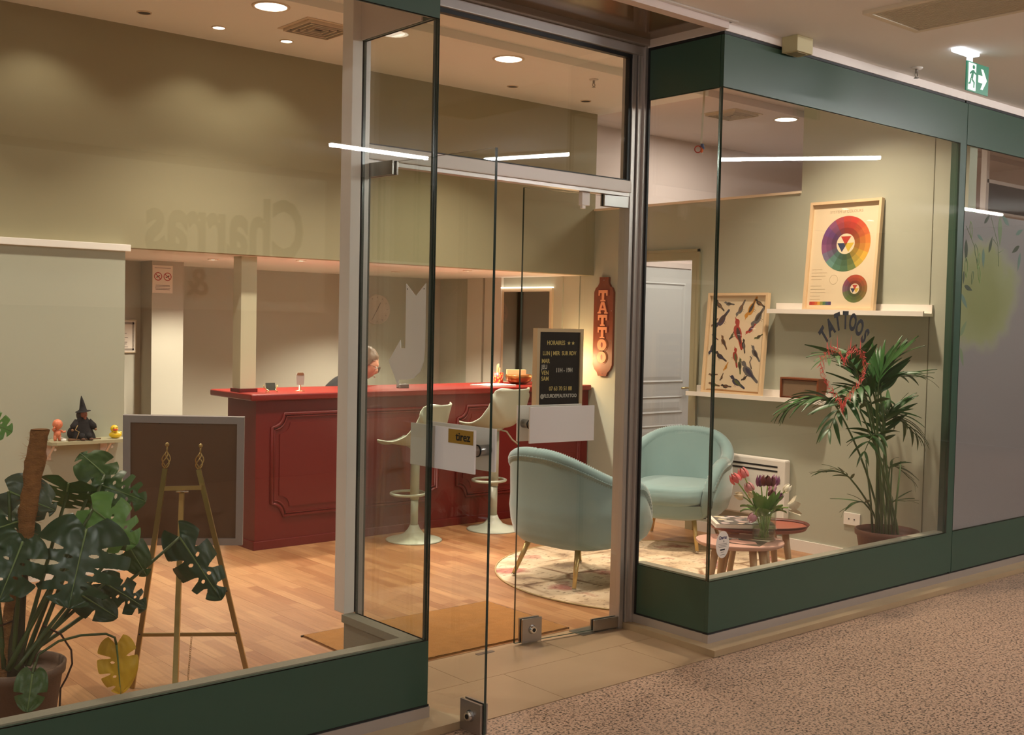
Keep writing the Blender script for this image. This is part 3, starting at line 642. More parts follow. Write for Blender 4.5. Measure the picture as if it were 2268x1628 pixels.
# white paper pad, cup with sticks, wooden bowl, box
one('paper_pad', MB().box((-0.15, -0.1, 0), (0.15, 0.1, 0.012), M=Matrix.Translation((3.02, 3.30, 1.006)) @ Matrix.Rotation(0.1, 4, 'Z')), PAPER, 'white paper pad lying on the counter top', 'paper pad')
cp = thing('cup', 'red patterned cup of wooden sticks on the counter', 'cup', (3.17, 3.42, 1.006))
def patterned():
    m = mat('red_gold_print', S(150, 40, 24), 0.4); nt = m.node_tree; b = nt.nodes['Principled BSDF']
    tc = nt.nodes.new('ShaderNodeTexCoord'); v = nt.nodes.new('ShaderNodeTexVoronoi'); v.inputs['Scale'].default_value = 55; nt.links.new(tc.outputs['Object'], v.inputs['Vector'])
    r = ramp(nt, [(0.0, S(226, 170, 60)), (0.3, S(200, 70, 40)), (0.5, S(140, 30, 22))], 'CONSTANT'); nt.links.new(v.outputs['Distance'], r.inputs[0]); nt.links.new(r.outputs[0], b.inputs['Base Color']); return m
MB().lathe([(0.0001, 0), (0.036, 0), (0.038, 0.005), (0.038, 0.095), (0.034, 0.095), (0.034, 0.006), (0.0001, 0.006)], (3.17, 3.42, 1.006), 20).build('body', patterned(), cp)
STICK = mat('wooden_stick', S(224, 176, 124), 0.6)
for k, (dx, dy, ln) in enumerate(((0.03, 0.01, 0.15), (0.02, -0.01, 0.145), (0.04, 0.0, 0.14), (-0.01, 0.015, 0.12), (0.03, 0.02, 0.155))):
    a = Vector((3.17-dx*0.4, 3.42-dy*0.4, 1.014)); b = a+Vector((dx, dy, 0)).normalized()*0.04+Vector((0, 0, ln))
    MB().box((-0.006, 0, -0.001), (0.006, 1, 0.001), M=frame(a, (0.7, -0.7, 0), b-a) @ Matrix.Diagonal((1, (b-a).length, 1, 1))).build('stick', STICK, cp)
bw = thing('bowl', 'round bronze bowl beside the cup of sticks', 'bowl', (3.38, 3.42, 1.006))
MB().lathe([(0.0001, 0), (0.06, 0), (0.098, 0.03), (0.108, 0.065), (0.10, 0.078), (0.095, 0.072), (0.09, 0.035), (0.055, 0.012), (0.0001, 0.01)], (3.38, 3.42, 1.006), 28).build('shell', mat('bronze', S(150, 92, 44), 0.3, 0.7), bw)
MB().box((-0.075, -0.04, 0.03), (0.075, 0.04, 0.115), M=Matrix.Translation((3.36, 3.43, 1.006)) @ Matrix.Rotation(-0.6, 4, 'Z')).build('contents', mat('kraft_box', S(214, 160, 108), 0.7), bw)
one('tape_dispenser', MB().box((-0.04, -0.025, 0), (0.04, 0.025, 0.03), bev=0.006, M=Matrix.Translation((2.20, 3.33, 1.006))).tube([(2.15, 3.33, 1.012), (2.16, 3.33, 1.02), (2.17, 3.33, 1.012)], 0.006, 8), mat('grey_plastic', S(96, 88, 86), 0.4), 'small grey dispenser on the counter under the arrow sign', 'dispenser')
# table lamp hidden behind the letter board, its glow on the wall
tl = thing('table_lamp', 'small table lamp glowing on the counter end', 'lamp', (3.72, 3.36, 1.006))
MB().lathe([(0.0001, 0), (0.05, 0), (0.05, 0.012), (0.012, 0.02), (0.01, 0.12), (0.0001, 0.12)], (3.72, 3.36, 1.006), 20).build('base', BRASS, tl)
MB().ball((3.72, 3.36, 1.20), 0.06, n=20, m=12).build('globe', mat('lamp_globe', S(255, 226, 180), 0.5, emit=(1, 0.72, 0.38, 1), strength=5.0), tl)
lamp('bulb', 'POINT', (3.72, 3.27, 1.20), 9, (1.0, 0.62, 0.30), 0.05, tl)

# ------------------------------------------------------------------ behind the counter
ck = thing('wall_clock', 'round white clock on the back wall', 'clock', (3.20, 5.2, 1.59))
Mc = frame((3.20, 5.2, 1.585), (1, 0, 0), (0, 0, 1))
MB().lathe([(0.0001, 0.018), (0.122, 0.018), (0.128, 0.03), (0.135, 0.028), (0.137, 0.0)], (0, 0, 0), 36, M=Mc).build('case', mat('clock_white', S(206, 192, 178), 0.4), ck)
for (a, ln, wd) in ((2.6, 0.10, 0.004), (-0.5, 0.07, 0.006)):
    MB().box((-wd/2, -0.015, 0.021), (wd/2, ln, 0.023), M=Mc @ Matrix.Rotation(a, 4, 'Z')).build('hand', GREYINK, ck)
for k in range(12): MB().box((-0.002, 0.102, 0.0185), (0.002, 0.114, 0.0195), M=Mc @ Matrix.Rotation(k*PI/6, 4, 'Z')).build('tick', GREYINK, ck)
mi = thing('wall_mirror', 'tall mirror with a light strip on the side wall behind the counter', 'mirror', (XR, 4.0, 1.0))
MB().box((XR-0.02, 3.62, 0.95), (XR, 4.27, 1.79)).build('frame', mat('pale_mirror_frame', S(206, 190, 160), 0.5), mi)
MB().box((XR-0.022, 3.65, 0.98), (XR-0.0195, 4.24, 1.76)).build('mirror_glass', mat('mirror_glass', S(170, 170, 165), 0.04, 1.0), mi)
MB().box((XR-0.035, 3.62, 1.79), (XR-0.002, 4.27, 1.80)).build('light_strip', mat('led_strip', S(255, 240, 220), 0.4, emit=(1, 0.88, 0.72, 1), strength=2.5), mi)
struct('trim_13', MB().box((XR-0.03, 4.27, 0), (XR, 4.50, 1.885)).box((XR-0.03, 4.53, 0), (XR, 4.75, 1.885)), mat('cupboard_white', S(210, 205, 190), 0.5), 'pale cupboard fronts on the side wall behind the counter')
struct('trim_14', MB().box((XR-0.012, 3.30, 0), (XR, 3.33, 1.885)).box((XR-0.012, 3.50, 0), (XR, 3.52, 1.885)), SAGE, 'vertical battens on the side wall behind the counter')
struct('trim_15', MB().box((2.88, 5.15, 0), (2.92, 5.2, 1.885)), mat('dark_edge', S(70, 64, 52), 0.7), 'dark vertical edge on the back wall')
# notice and certificate
nn = thing('no_smoking_notice', 'no-smoking notice with two red prohibition signs on the pillar', 'notice', (0.95, 4.55, 1.7))
a = px(338, 587, Y=4.548); b = px(382, 650, Y=4.548)
MB().box((a.x, 4.546, b.z), (b.x, 4.5495, a.z)).build('sheet', PAPER, nn)
wn, hn = b.x-a.x, a.z-b.z; REDP = mat('red_print', S(176, 24, 22), 0.6)
for k, fx in enumerate((0.27, 0.74)):
    Mq = frame((a.x+wn*fx, 4.5455, b.z+hn*0.60), (1, 0, 0), (0, 0, 1)); r = wn*0.2
    ring = MB().lathe([(r*0.80, 0), (r, 0)], (0, 0, 0), 28, M=Mq); ring.box((-r*0.9, -r*0.1, -0.0001), (r*0.9, r*0.1, 0.0001), M=Mq @ Matrix.Rotation(-PI/4, 4, 'Z')); ring.build('prohibition_sign', REDP, nn)
    MB().box((-r*0.5, -r*0.12, -0.0004), (r*0.5, r*0.10, -0.0002), M=Mq @ Matrix.Rotation(0.5, 4, 'Z')).build('pictogram', INK, nn)
for k, (z, f) in enumerate(((0.90, 0.8), (0.27, 0.7), (0.23, 0.72), (0.17, 0.76), (0.12, 0.7))):
    MB().box((a.x+wn*(1-f)/2, 4.5452, b.z+hn*z), (a.x+wn*(1+f)/2, 4.5458, b.z+hn*(z+0.018))).build('print_line', GREYINK, nn)
cf = thing('certificate', 'framed certificate on the shaded wall beside the partition', 'certificate', (0.62, 4.75, 1.4))
a = px(240, 707, Y=4.74); b = px(301.5, 782, Y=4.74)
MB().box((a.x, 4.735, b.z), (b.x, 4.75, a.z)).build('frame', mat('silver_frame', S(196, 178, 150), 0.4, 0.4), cf)
MB().box((a.x+0.01, 4.733, b.z+0.01), (b.x-0.01, 4.736, a.z-0.01)).build('sheet', PAPER, cf)
bd = MB(); 
for (p, q) in (((0.02, 0.02), (0.98, 0.09)), ((0.02, 0.91), (0.98, 0.98)), ((0.02, 0.02), (0.1, 0.98)), ((0.90, 0.02), (0.98, 0.98))):
    w_, h_ = b.x-a.x-0.03, a.z-b.z-0.03
    bd.box((a.x+0.015+w_*p[0], 4.732, b.z+0.015+h_*p[1]), (a.x+0.015+w_*q[0], 4.7328, b.z+0.015+h_*q[1]))
bd.build('ornamental_border', mat('border_print', S(160, 150, 138), 0.7, var=0.35, vscale=90), cf)
for k, (z, f) in enumerate(((0.72, 0.3), (0.66, 0.5), (0.52, 0.6), (0.46, 0.35), (0.36, 0.55), (0.3, 0.5), (0.2, 0.6))):
    MB().box((a.x+0.03+w_*(0.5-f/2), 4.7318, b.z+h_*z), (a.x+w_*(0.5+f/2), 4.7325, b.z+h_*(z+0.02))).build('print_line', GREYINK, cf)

# ------------------------------------------------------------------ person writing behind the counter
pe = thing('person', 'person in a black top with glasses bent over the counter', 'person', (2.02, 3.86, 0.0), math.radians(-28))
SKIN = mat('skin', S(206, 150, 122), 0.55); CLOTH = mat('black_knit', S(13, 13, 14), 0.85); HAIR = mat('grey_blond_hair', S(108, 82, 62), 0.6, var=0.35, vscale=30, stretch=(4, 4, 1)) 
HR = Matrix.Translation((0.175, 0.025, 1.16)) @ Matrix.Rotation(math.radians(24), 4, 'Y')
def head_pt(u, v):
    th = PI*v; ph = 2*PI*u
    d = Vector((math.sin(th)*math.cos(ph), math.sin(th)*math.sin(ph), -math.cos(th)))
    p = Vector((d.x*0.092, d.y*0.074, d.z*0.116))
    if p.z < -0.02:
        k = min(1, (-p.z-0.02)/0.09); p.y *= 1-0.30*k
        if d.x > 0: p.x += 0.012*k*d.x
        else: p.x *= 1-0.35*k
    fwd = max(0, d.x)**3
    g = lambda cy, cz, sy, sz: math.exp(-((p.y-cy)/sy)**2-((p.z-cz)/sz)**2)
    p.x += fwd*(0.024*g(0, -0.022, 0.012, 0.022)+0.010*g(0, -0.062, 0.022, 0.008)+0.008*g(0, 0.03, 0.05, 0.012)-0.010*g(0.032, 0.005, 0.016, 0.014)-0.010*g(-0.032, 0.005, 0.016, 0.014)+0.012*g(0, -0.096, 0.022, 0.016))
    return HR @ p
def skin_obj(name, verts, edges, radii, root, material, parent, extra=None, sub=2):
    me = bpy.data.meshes.new(name); me.from_pydata(verts, edges, []); o = put(name, me, parent)
    md = o.modifiers.new('skin', 'SKIN'); md.use_smooth_shade = True
    for i, r in enumerate(radii): me.skin_vertices[0].data[i].radius = (r, r)
    for i in range(len(verts)): me.skin_vertices[0].data[i].use_root = (i == root)
    s = o.modifiers.new('sub', 'SUBSURF'); s.levels = sub; s.render_levels = sub
    me.materials.append(material); return o
bv = [(-0.10, 0, 0.50), (-0.09, 0, 0.70), (-0.05, 0, 0.88), (0.02, 0, 1.0), (0.08, 0.01, 1.06), (0.15, 0.02, 1.11),
      (0.02, 0.17, 0.975), (0.10, 0.24, 0.86), (0.30, 0.16, 0.80), (0.36, 0.12, 0.80), (0.02, -0.17, 0.975), (0.10, -0.24, 0.86), (0.30, -0.16, 0.80), (0.36, -0.12, 0.80)]
be = [(0, 1), (1, 2), (2, 3), (3, 4), (4, 5), (3, 6), (6, 7), (7, 8), (8, 9), (3, 10), (10, 11), (11, 12), (12, 13)]
br_ = [0.13, 0.105, 0.10, 0.07, 0.045, 0.046, 0.055, 0.045, 0.03, 0.022, 0.055, 0.045, 0.03, 0.022]
for s, w_i in ((1, 9), (-1, 13)):
    bx, by, bz = bv[w_i]
    pi_ = len(bv); bv.append((bx+0.05, by, bz-0.005)); be.append((w_i, pi_)); br_.append(0.026)
    for k, (dy, ln) in enumerate(((-0.028, 0.062), (-0.010, 0.075), (0.010, 0.072), (0.027, 0.058))):
        n0 = len(bv); bv += [(bx+0.075, by+dy, bz), (bx+0.075+ln*0.5, by+dy*1.15, bz-0.004), (bx+0.075+ln*0.9, by+dy*1.2, bz-0.022)]
        be += [(pi_, n0), (n0, n0+1), (n0+1, n0+2)]; br_ += [0.009, 0.0085, 0.007]
    n0 = len(bv); bv += [(bx+0.035, by-s*0.032, bz), (bx+0.07, by-s*0.05, bz-0.01)]; be += [(pi_, n0), (n0, n0+1)]; br_ += [0.011, 0.009]
body = skin_obj('body', bv, be, br_, 0, SKIN, pe)
MB().grid(head_pt, 40, 30, closeu=True).build('head', SKIN, pe, True)
tv = bv[:5]+[bv[6], bv[7], bv[8], bv[10], bv[11], bv[12]]
skin_obj('top', tv, [(0, 1), (1, 2), (2, 3), (3, 4), (3, 5), (5, 6), (6, 7), (3, 8), (8, 9), (9, 10)], [0.165, 0.145, 0.155, 0.135, 0.078, 0.085, 0.06, 0.045, 0.072, 0.06, 0.045], 0, CLOTH, pe)
def hair_pt(u, v):
    th = PI*(0.0+v); ph = 2*PI*u
    d = Vector((math.sin(th)*math.cos(ph), math.sin(th)*math.sin(ph), math.cos(th)))
    k = 1+0.10*noise.noise(d*7)+0.05*noise.noise(d*17)
    p = Vector((d.x*0.096, d.y*0.086, d.z*0.122))*k
    lim = -0.105 if d.x < 0.1 else 0.045-0.1*(1-min(1, (d.x-0.1)/0.45))
    if p.z < lim: p.z = lim+(p.z-lim)*0.08; p.x = p.x*0.9 if d.x > 0 else p.x; 
    if d.x > 0.1 and p.z < lim+0.012: p.x *= 0.93; p.y *= 0.97
    p.x -= 0.010; p.z += 0.008
    return HR @ p
MB().grid(hair_pt, 44, 30, closeu=True).ball(HR @ Vector((-0.105, 0, 0.02)), 0.042, n=14, m=9).build('hair', HAIR, pe, True)
gl = MB()
for s in (-1, 1):
    gl.tube([HR @ Vector((0.108, s*0.034+0.027*math.cos(a), 0.002+0.022*math.sin(a))) for a in [2*PI*k/20 for k in range(20)]], 0.0025, 6, closed=True)
    gl.tube([HR @ Vector((0.108, s*0.060, 0.008)), HR @ Vector((0.06, s*0.078, 0.010)), HR @ Vector((-0.01, s*0.082, 0.002))], 0.002, 6)
gl.tube([HR @ Vector((0.110, -0.008, 0.006)), HR @ Vector((0.110, 0.008, 0.006))], 0.002, 6)
gl.build('glasses', mat('tortoise_frame', S(70, 34, 20), 0.3), pe, True)
for s in (-1, 1):
    MB().ball(HR @ Vector((0.079, s*0.032, 0.004)), 0.012, n=12, m=8).build('eye', mat('eye_white', S(220, 210, 200), 0.2), pe, True)
    MB().ball(HR @ Vector((-0.005, s*0.076, -0.012)), 0.026, n=12, m=8, sc=(0.6, 0.35, 1.1)).build('ear', SKIN, pe, True)
MB().box((0.098, -0.020, -0.066), (0.106, 0.020, -0.058), M=HR).build('mouth', mat('lips', S(160, 84, 74), 0.5), pe, True)

# ------------------------------------------------------------------ bar stools
CREAM = mat('cream_plastic', S(176, 182, 164), 0.42)
def offset_shell(fn, nu, nv, t):
    m = MB(); P = [[Vector(fn(i/nu, j/nv)) for j in range(nv+1)] for i in range(nu+1)]
    def nrm(i, j):
        a = P[min(i+1, nu)][j]-P[max(i-1, 0)][j]; b = P[i][min(j+1, nv)]-P[i][max(j-1, 0)]; c = a.cross(b); return c.normalized() if c.length > 0 else Vector((0, 0, 1))
    top = [P[i][j] for i in range(nu+1) for j in range(nv+1)]; bot = [P[i][j]-nrm(i, j)*t for i in range(nu+1) for j in range(nv+1)]
    N = len(top); fs = []; idx = lambda i, j: i*(nv+1)+j
    for i in range(nu):
        for j in range(nv):
            fs.append((idx(i, j), idx(i+1, j), idx(i+1, j+1), idx(i, j+1))); fs.append((N+idx(i, j), N+idx(i, j+1), N+idx(i+1, j+1), N+idx(i+1, j)))
    rim = [idx(i, 0) for i in range(nu)]+[idx(nu, j) for j in range(nv)]+[idx(i, nv) for i in range(nu, 0, -1)]+[idx(0, j) for j in range(nv, 0, -1)]
    for k in range(len(rim)): a, b = rim[k], rim[(k+1) % len(rim)]; fs.append((a, N+a, N+b, b))
    return m.add(top+bot, fs, 0, True)
def stool_seat(u, v):
    y = (u-0.5)*2; s = v
    pr = [(0.215, -0.020), (0.20, 0.004), (0.14, 0.0), (0.05, -0.012), (-0.05, -0.012), (-0.12, 0.004), (-0.165, 0.05), (-0.19, 0.12), (-0.21, 0.19), (-0.225, 0.25), (-0.232, 0.27)]
    k = s*(len(pr)-1); i = min(int(k), len(pr)-2); f = k-i
    x = pr[i][0]*(1-f)+pr[i+1][0]*f; z = pr[i][1]*(1-f)+pr[i+1][1]*f
    hw = 0.150+0.05*math.sin(PI*min(1, s*1.5)*0.9) if s < 0.6 else 0.194-0.03*(s-0.6)/0.4
    if s > 0.93: hw *= 1-0.9*((s-0.93)/0.07)**2*0.22
    if s < 0.06: hw *= 1-0.2*((0.06-s)/0.06)**2
    up = (abs(y)**2.2)*(0.025*(1-s)+0.15*math.exp(-((s-0.58)/0.20)**2))
    fwd = (abs(y)**2.4)*0.07*math.exp(-((s-0.85)/0.25)**2)
    return (x+fwd, y*hw, z+up)
def make_stool(label, loc, rotz, zs):
    t = thing('bar_stool', label, 'bar stool', loc, rotz, group='cream bar stools at the counter')
    offset_shell(stool_seat, 20, 28, 0.010).build('seat_shell', CREAM, t, True)
    t.children[0].matrix_basis = Matrix.Translation((0, 0, zs))
    MB().lathe([(0.19, 0), (0.193, 0.004), (0.18, 0.010), (0.12, 0.022), (0.07, 0.045), (0.04, 0.08), (0.03, 0.105), (0.0001, 0.105)], (0, 0, 0), 40).build('base', CREAM, t, True)
    zm = zs*0.42
    MB().cyl((0, 0, 0.10), 0.026, zm-0.10, 20).build('lower_column', CREAM, t, True)
    MB().cyl((0, 0, zm), 0.031, zs-0.03-zm, 20).cyl((0, 0, zs-0.045), 0.031, 0.035, 20, r2=0.08).build('upper_column', CREAM, t, True)
    zr = zm+0.035
    MB().tube([(0.05+0.115*math.cos(a), 0.125*math.sin(a), zr) for a in [2*PI*k/32 for k in range(32)]], 0.010, 8, closed=True).build('footrest', CREAM, t, True)
    MB().tube([(0, -0.02, zs-0.03), (-0.03, -0.09, zs-0.05), (-0.05, -0.13, zs-0.11), (-0.06, -0.19, zs-0.15)], 0.006, 8).build('lever', CREAM, t, True)
    return t
make_stool('cream bar stool with its lower seat behind the tirez handle', (2.00, 2.88, 0), math.radians(114), 0.665)
make_stool('cream bar stool with its higher seat beside the glass door', (2.70, 2.88, 0), math.radians(97), 0.755)
# ------------------------------------------------------------------ rug and doormat
def rug_mat():
    m = bpy.data.materials.new('faded_rug'); m.use_nodes = True; nt = m.node_tree; b = nt.nodes['Principled BSDF']
    tc = nt.nodes.new('ShaderNodeTexCoord'); src = tc.outputs['Object']
    n = nt.nodes.new('ShaderNodeTexNoise'); n.inputs['Scale'].default_value = 3.2; n.inputs['Detail'].default_value = 6; nt.links.new(src, n.inputs['Vector'])
    r = ramp(nt, [(0.34, S(150, 126, 104)), (0.44, S(204, 178, 146)), (0.56, S(222, 200, 170)), (0.66, S(176, 110, 96)), (0.76, S(168, 150, 140))]); nt.links.new(n.outputs['Fac'], r.inputs[0])
    # dark woven flecks
    mp = nt.nodes.new('ShaderNodeMapping'); mp.inputs['Scale'].default_value = (14, 34, 1); nt.links.new(src, mp.inputs['Vector'])
    n2 = nt.nodes.new('ShaderNodeTexNoise'); n2.inputs['Scale'].default_value = 1.5; n2.inputs['Detail'].default_value = 3; nt.links.new(mp.outputs[0], n2.inputs['Vector'])
    r2 = ramp(nt, [(0.60, (1, 1, 1, 1)), (0.66, (0.30, 0.24, 0.20, 1))]); nt.links.new(n2.outputs['Fac'], r2.inputs[0])
    # medallion lattice
    v = nt.nodes.new('ShaderNodeTexVoronoi'); v.feature = 'DISTANCE_TO_EDGE'; v.inputs['Scale'].default_value = 2.6; v.inputs['Randomness'].default_value = 0.25; nt.links.new(src, v.inputs['Vector'])
    r3 = ramp(nt, [(0.018, (0.36, 0.24, 0.16, 1)), (0.05, (1, 1, 1, 1))]); nt.links.new(v.outputs['Distance'], r3.inputs[0])
    n3 = nt.nodes.new('ShaderNodeTexNoise'); n3.inputs['Scale'].default_value = 2.0; nt.links.new(src, n3.inputs['Vector'])
    r4 = ramp(nt, [(0.42, (0, 0, 0, 1)), (0.6, (0.9, 0.9, 0.9, 1))]); nt.links.new(n3.outputs['Fac'], r4.inputs[0])
    a = nt.nodes.new('ShaderNodeMix'); a.data_type = 'RGBA'; a.blend_type = 'MULTIPLY'; nt.links.new(r4.outputs[0], a.inputs['Factor']); nt.links.new(r.outputs[0], a.inputs['A']); nt.links.new(r3.outputs[0], a.inputs['B'])
    c = nt.nodes.new('ShaderNodeMix'); c.data_type = 'RGBA'; c.blend_type = 'MULTIPLY'; c.inputs['Factor'].default_value = 0.8; nt.links.new(a.outputs['Result'], c.inputs['A']); nt.links.new(r2.outputs[0], c.inputs['B'])
    nt.links.new(c.outputs['Result'], b.inputs['Base Color']); b.inputs['Roughness'].default_value = 0.95
    return m
rg = thing('round_rug', 'round faded patterned rug under the turquoise armchairs', 'rug', (2.63, 1.22, 0.0))
MB().lathe([(0.0001, 0.006), (0.975, 0.006), (0.985, 0.004)], (2.63, 1.22, 0), 72).build('pile', rug_mat(), rg)
MB().tube([(2.63+0.988*math.cos(a), 1.22+0.988*math.sin(a), 0.0045) for a in [2*PI*k/96 for k in range(96)]], 0.0045, 6, closed=True).build('bound_edge', mat('rug_binding', S(176, 152, 104), 0.9), rg)
COIR = mat('coir', S(176, 122, 62), 0.95, var=0.22, vscale=9, bump=0.9, bscale=260)
dmt = thing('doormat', 'brown coir doormat inside the glass doors', 'doormat', (0.8, 0.95, 0))
def matpt(u, v): return (0.22+u*1.11, 0.635+v*0.635, 0.009+0.0025*noise.noise(Vector((u*40, v*24, 0)))+0.001*noise.noise(Vector((u*160, v*90, 3))))
MB().grid(matpt, 90, 50).box((0.22, 0.635, 0.0), (1.33, 1.27, 0.006)).build('coir_pile', COIR, dmt)
MB().box((0.21, 1.27, 0), (1.335, 1.277, 0.0075)).box((1.33, 0.635, 0), (1.336, 1.277, 0.0075)).build('edging', mat('mat_edging', S(70, 52, 34), 0.8), dmt)

# ------------------------------------------------------------------ tub armchairs
TURQ = mat('turquoise_velvet', S(132, 160, 160), 0.8, sheen=0.6, var=0.05, vscale=5, bump=0.12, bscale=500)
def make_chair(label, loc, rotz):
    t = thing('armchair', label, 'armchair', loc, rotz, group='turquoise tub armchairs')
    A0 = math.radians(58)                        # half opening at the front
    def prof(s):                                  # s 0..1 round the shell from one arm end to the other
        a = A0+(2*PI-2*A0)*s; e = 0.62
        cx, cy = math.cos(a), math.sin(a)
        X = 0.36*math.copysign(abs(cx)**0.78, cx)+(0.05 if cx > 0 else 0); Yv = 0.375*math.copysign(abs(cy)**0.72, cy)
        back = (1-math.cos(2*PI*s))/2             # 0 at the arm ends, 1 at the back
        front = max(0, 1-min(s, 1-s)/0.10)
        h = 0.545+0.20*back**1.05-0.13*front**2
        return X, Yv, h, back, front
    def outer(u, v):
        X, Yv, h, bk, fr = prof(u)
        # bottom tucks under, belly bulges, rim slightly in
        pr = [(0.70, 0.215), (0.84, 0.225), (0.94, 0.28), (1.0, 0.38), (1.02, 0.48), (1.0, 0.56), (0.985, 1.0)]
        k = v*(len(pr)-1); i = min(int(k), len(pr)-2); f = k-i; f = f*f*(3-2*f) if False else f
        sc_ = pr[i][0]*(1-f)+pr[i+1][0]*f
        zz = [0.215, 0.222, 0.26, 0.34, 0.42, 0.49, h]; zz = [min(q, 0.215+(h-0.215)*(j/6)**1.1+0.0) if j < 6 else h for j, q in enumerate(zz)]
        z = zz[i]*(1-f)+zz[i+1]*f
        lean = 0.035*bk*max(0, (z-0.4)/0.35)
        return (X*sc_-lean, Yv*sc_, z)
    MB().grid(outer, 64, 18).build('outer_shell', TURQ, t, True)
    th = 0.075
    def inner(u, v):
        X, Yv, h, bk, fr = prof(u); n = Vector((X, Yv*1.0, 0)); L = n.length
        k = (L-th-0.045*v)/L; z = h*(1-v)+0.40*v
        lean = 0.035*bk*max(0, (z-0.4)/0.35)
        return (X*k-lean*0.9, Yv*k, z)
    MB().grid(inner, 64, 10).build('inner_back', TURQ, t, True)
    # ribbed roll along the rim and down the arm fronts
    pts = []; rr = []
    N = 210
    for k in range(N+1):
        s = k/N; X, Yv, h, bk, fr = prof(s); L = math.hypot(X, Yv); q = (L-th/2)/L
        pts.append(Vector((X*q-0.035*bk*max(0, (h-0.4)/0.35), Yv*q, h-0.004)))
        rr.append(0.041+0.0034*(1 if (k % 2) == 0 else -1))
    def down(s, sg):
        X, Yv, h, bk, fr = prof(s); L = math.hypot(X, Yv); q = (L-th/2)/L; out = []
        for j in range(1, 34):
            f = j/33; out.append(Vector((X*q-0.05*f*f+0.012*math.sin(PI*f), Yv*q*(1-0.14*f*f), h-0.004-(h-0.26)*f)))
        return out
    a_, b_ = down(0, 1)[::-1], down(1, -1)
    rr = [0.041+0.0026*(1 if j % 2 else -1) for j in range(33)]+rr+[0.041+0.0026*(1 if j % 2 == 0 else -1) for j in range(33)]
    MB().tube(a_+pts+b_, rr, 12).build('ribbed_roll', TURQ, t, True)
    pp = []
    for k in range(121):
        s = k/120; X, Yv, h, bk, fr = prof(s); pp.append((X*1.0-0.035*bk*max(0, (h-0.4)/0.35), Yv*1.0, h-0.012))
    MB().tube(pp, 0.006, 6).build('piping', TURQ, t, True)
    def cushion(u, v):
        a = 2*PI*u; X = math.copysign(abs(math.cos(a))**0.6, math.cos(a)); Yv = math.copysign(abs(math.sin(a))**0.6, math.sin(a))
        pr = [(0.0, 0.30), (0.93, 0.30), (1.0, 0.325), (1.01, 0.37), (0.97, 0.41), (0.85, 0.43), (0.5, 0.440), (0.0, 0.442)]
        k = v*7; i = min(int(k), 6); f = k-i; r = pr[i][0]*(1-f)+pr[i+1][0]*f; z = pr[i][1]*(1-f)+pr[i+1][1]*f
        return (0.045+X*r*0.315, Yv*r*0.275, z)
    MB().grid(cushion, 40, 21, closeu=True).build('seat_cushion', TURQ, t, True)
    def under(u, v):
        a = 2*PI*u; X = math.copysign(abs(math.cos(a))**0.7, math.cos(a)); Yv = math.copysign(abs(math.sin(a))**0.7, math.sin(a))
        pr = [(0.0, 0.205), (0.72, 0.205), (0.84, 0.225), (0.90, 0.31)]; k = v*3; i = min(int(k), 2); f = k-i
        r = pr[i][0]*(1-f)+pr[i+1][0]*f; z = pr[i][1]*(1-f)+pr[i+1][1]*f
        return (0.02+X*r*0.36, Yv*r*0.36, z)
    MB().grid(under, 40, 9, closeu=True).build('seat_base', TURQ, t, True)
    for (sx, sy) in ((1, 1), (1, -1), (-1, 1), (-1, -1)):
        l = MB().tube([(sx*0.20, sy*0.19, 0.24), (sx*0.285, sy*0.245, 0.012)], [0.018, 0.0115], 12).build('leg', BRASS, t, True)
        MB().tube([(sx*0.285, sy*0.245, 0.014), (sx*0.287, sy*0.246, 0.006)], [0.013, 0.014], 12).build('foot_cap', CHROME, l, True)
    return t
make_chair('turquoise velvet armchair seen from behind next to the doormat', (2.14, 1.42, 0.0062), math.radians(3))
make_chair('turquoise velvet armchair facing the window beside the heater', (3.40, 1.78, 0.0062), math.radians(205))

# ------------------------------------------------------------------ nest of tables
def pebble(a, b, n=48, k=2.3, sk=0.12):
    out = []
    for i in range(n):
        t = 2*PI*i/n; c, s = math.cos(t), math.sin(t)
        out.append((a*math.copysign(abs(c)**(2/k), c)*(1+sk*s*0.6), b*math.copysign(abs(s)**(2/k), s)))
    return out
def make_table(label, c, a, b, rot, h, top, legs, edge=None):
    t = thing('side_table', label, 'table', (c[0], c[1], 0), rot, group='nested pebble tables')
    po = pebble(a, b); m = MB(); n = len(po)
    rings = [(0.90, h-0.024), (0.97, h-0.018), (1.0, h-0.006), (0.995, h)]
    vs = [(p[0]*r, p[1]*r, z) for r, z in rings for p in po]; fs = [list(range(n))[::-1], list(range(3*n, 4*n))]
    for j in range(3):
        for i in range(n): fs.append((j*n+i, j*n+(i+1) % n, (j+1)*n+(i+1) % n, (j+1)*n+i))
    m.add(vs, fs, 0, False); m.build('top', top, t, True)
    if edge: edge(t, po, h)
    for (lx, ly) in legs:
        MB().tube([(lx*0.72, ly*0.72, h-0.024), (lx, ly, 0.0062)], [0.021, 0.014], 12).build('leg', WOODL, t, True)
    return t
PINK = mat('blush_lacquer', S(224, 176, 158), 0.35)
TERRA = mat('terracotta_lacquer', S(158, 84, 66), 0.35)
pc = px(1640, 1197, Z=0.36); rot0 = math.atan2(CR.y, CR.x)
make_table('blush pink pebble table carrying the tulip vase', pc, 0.232, 0.19, rot0, 0.36, PINK, ((0.20, 0.10), (-0.19, -0.06), (-0.09, 0.15), (0.06, -0.15), (0.13, -0.13)))
rc = px(1680, 1163, Z=0.40); rc = Vector((rc.x, rc.y, 0))
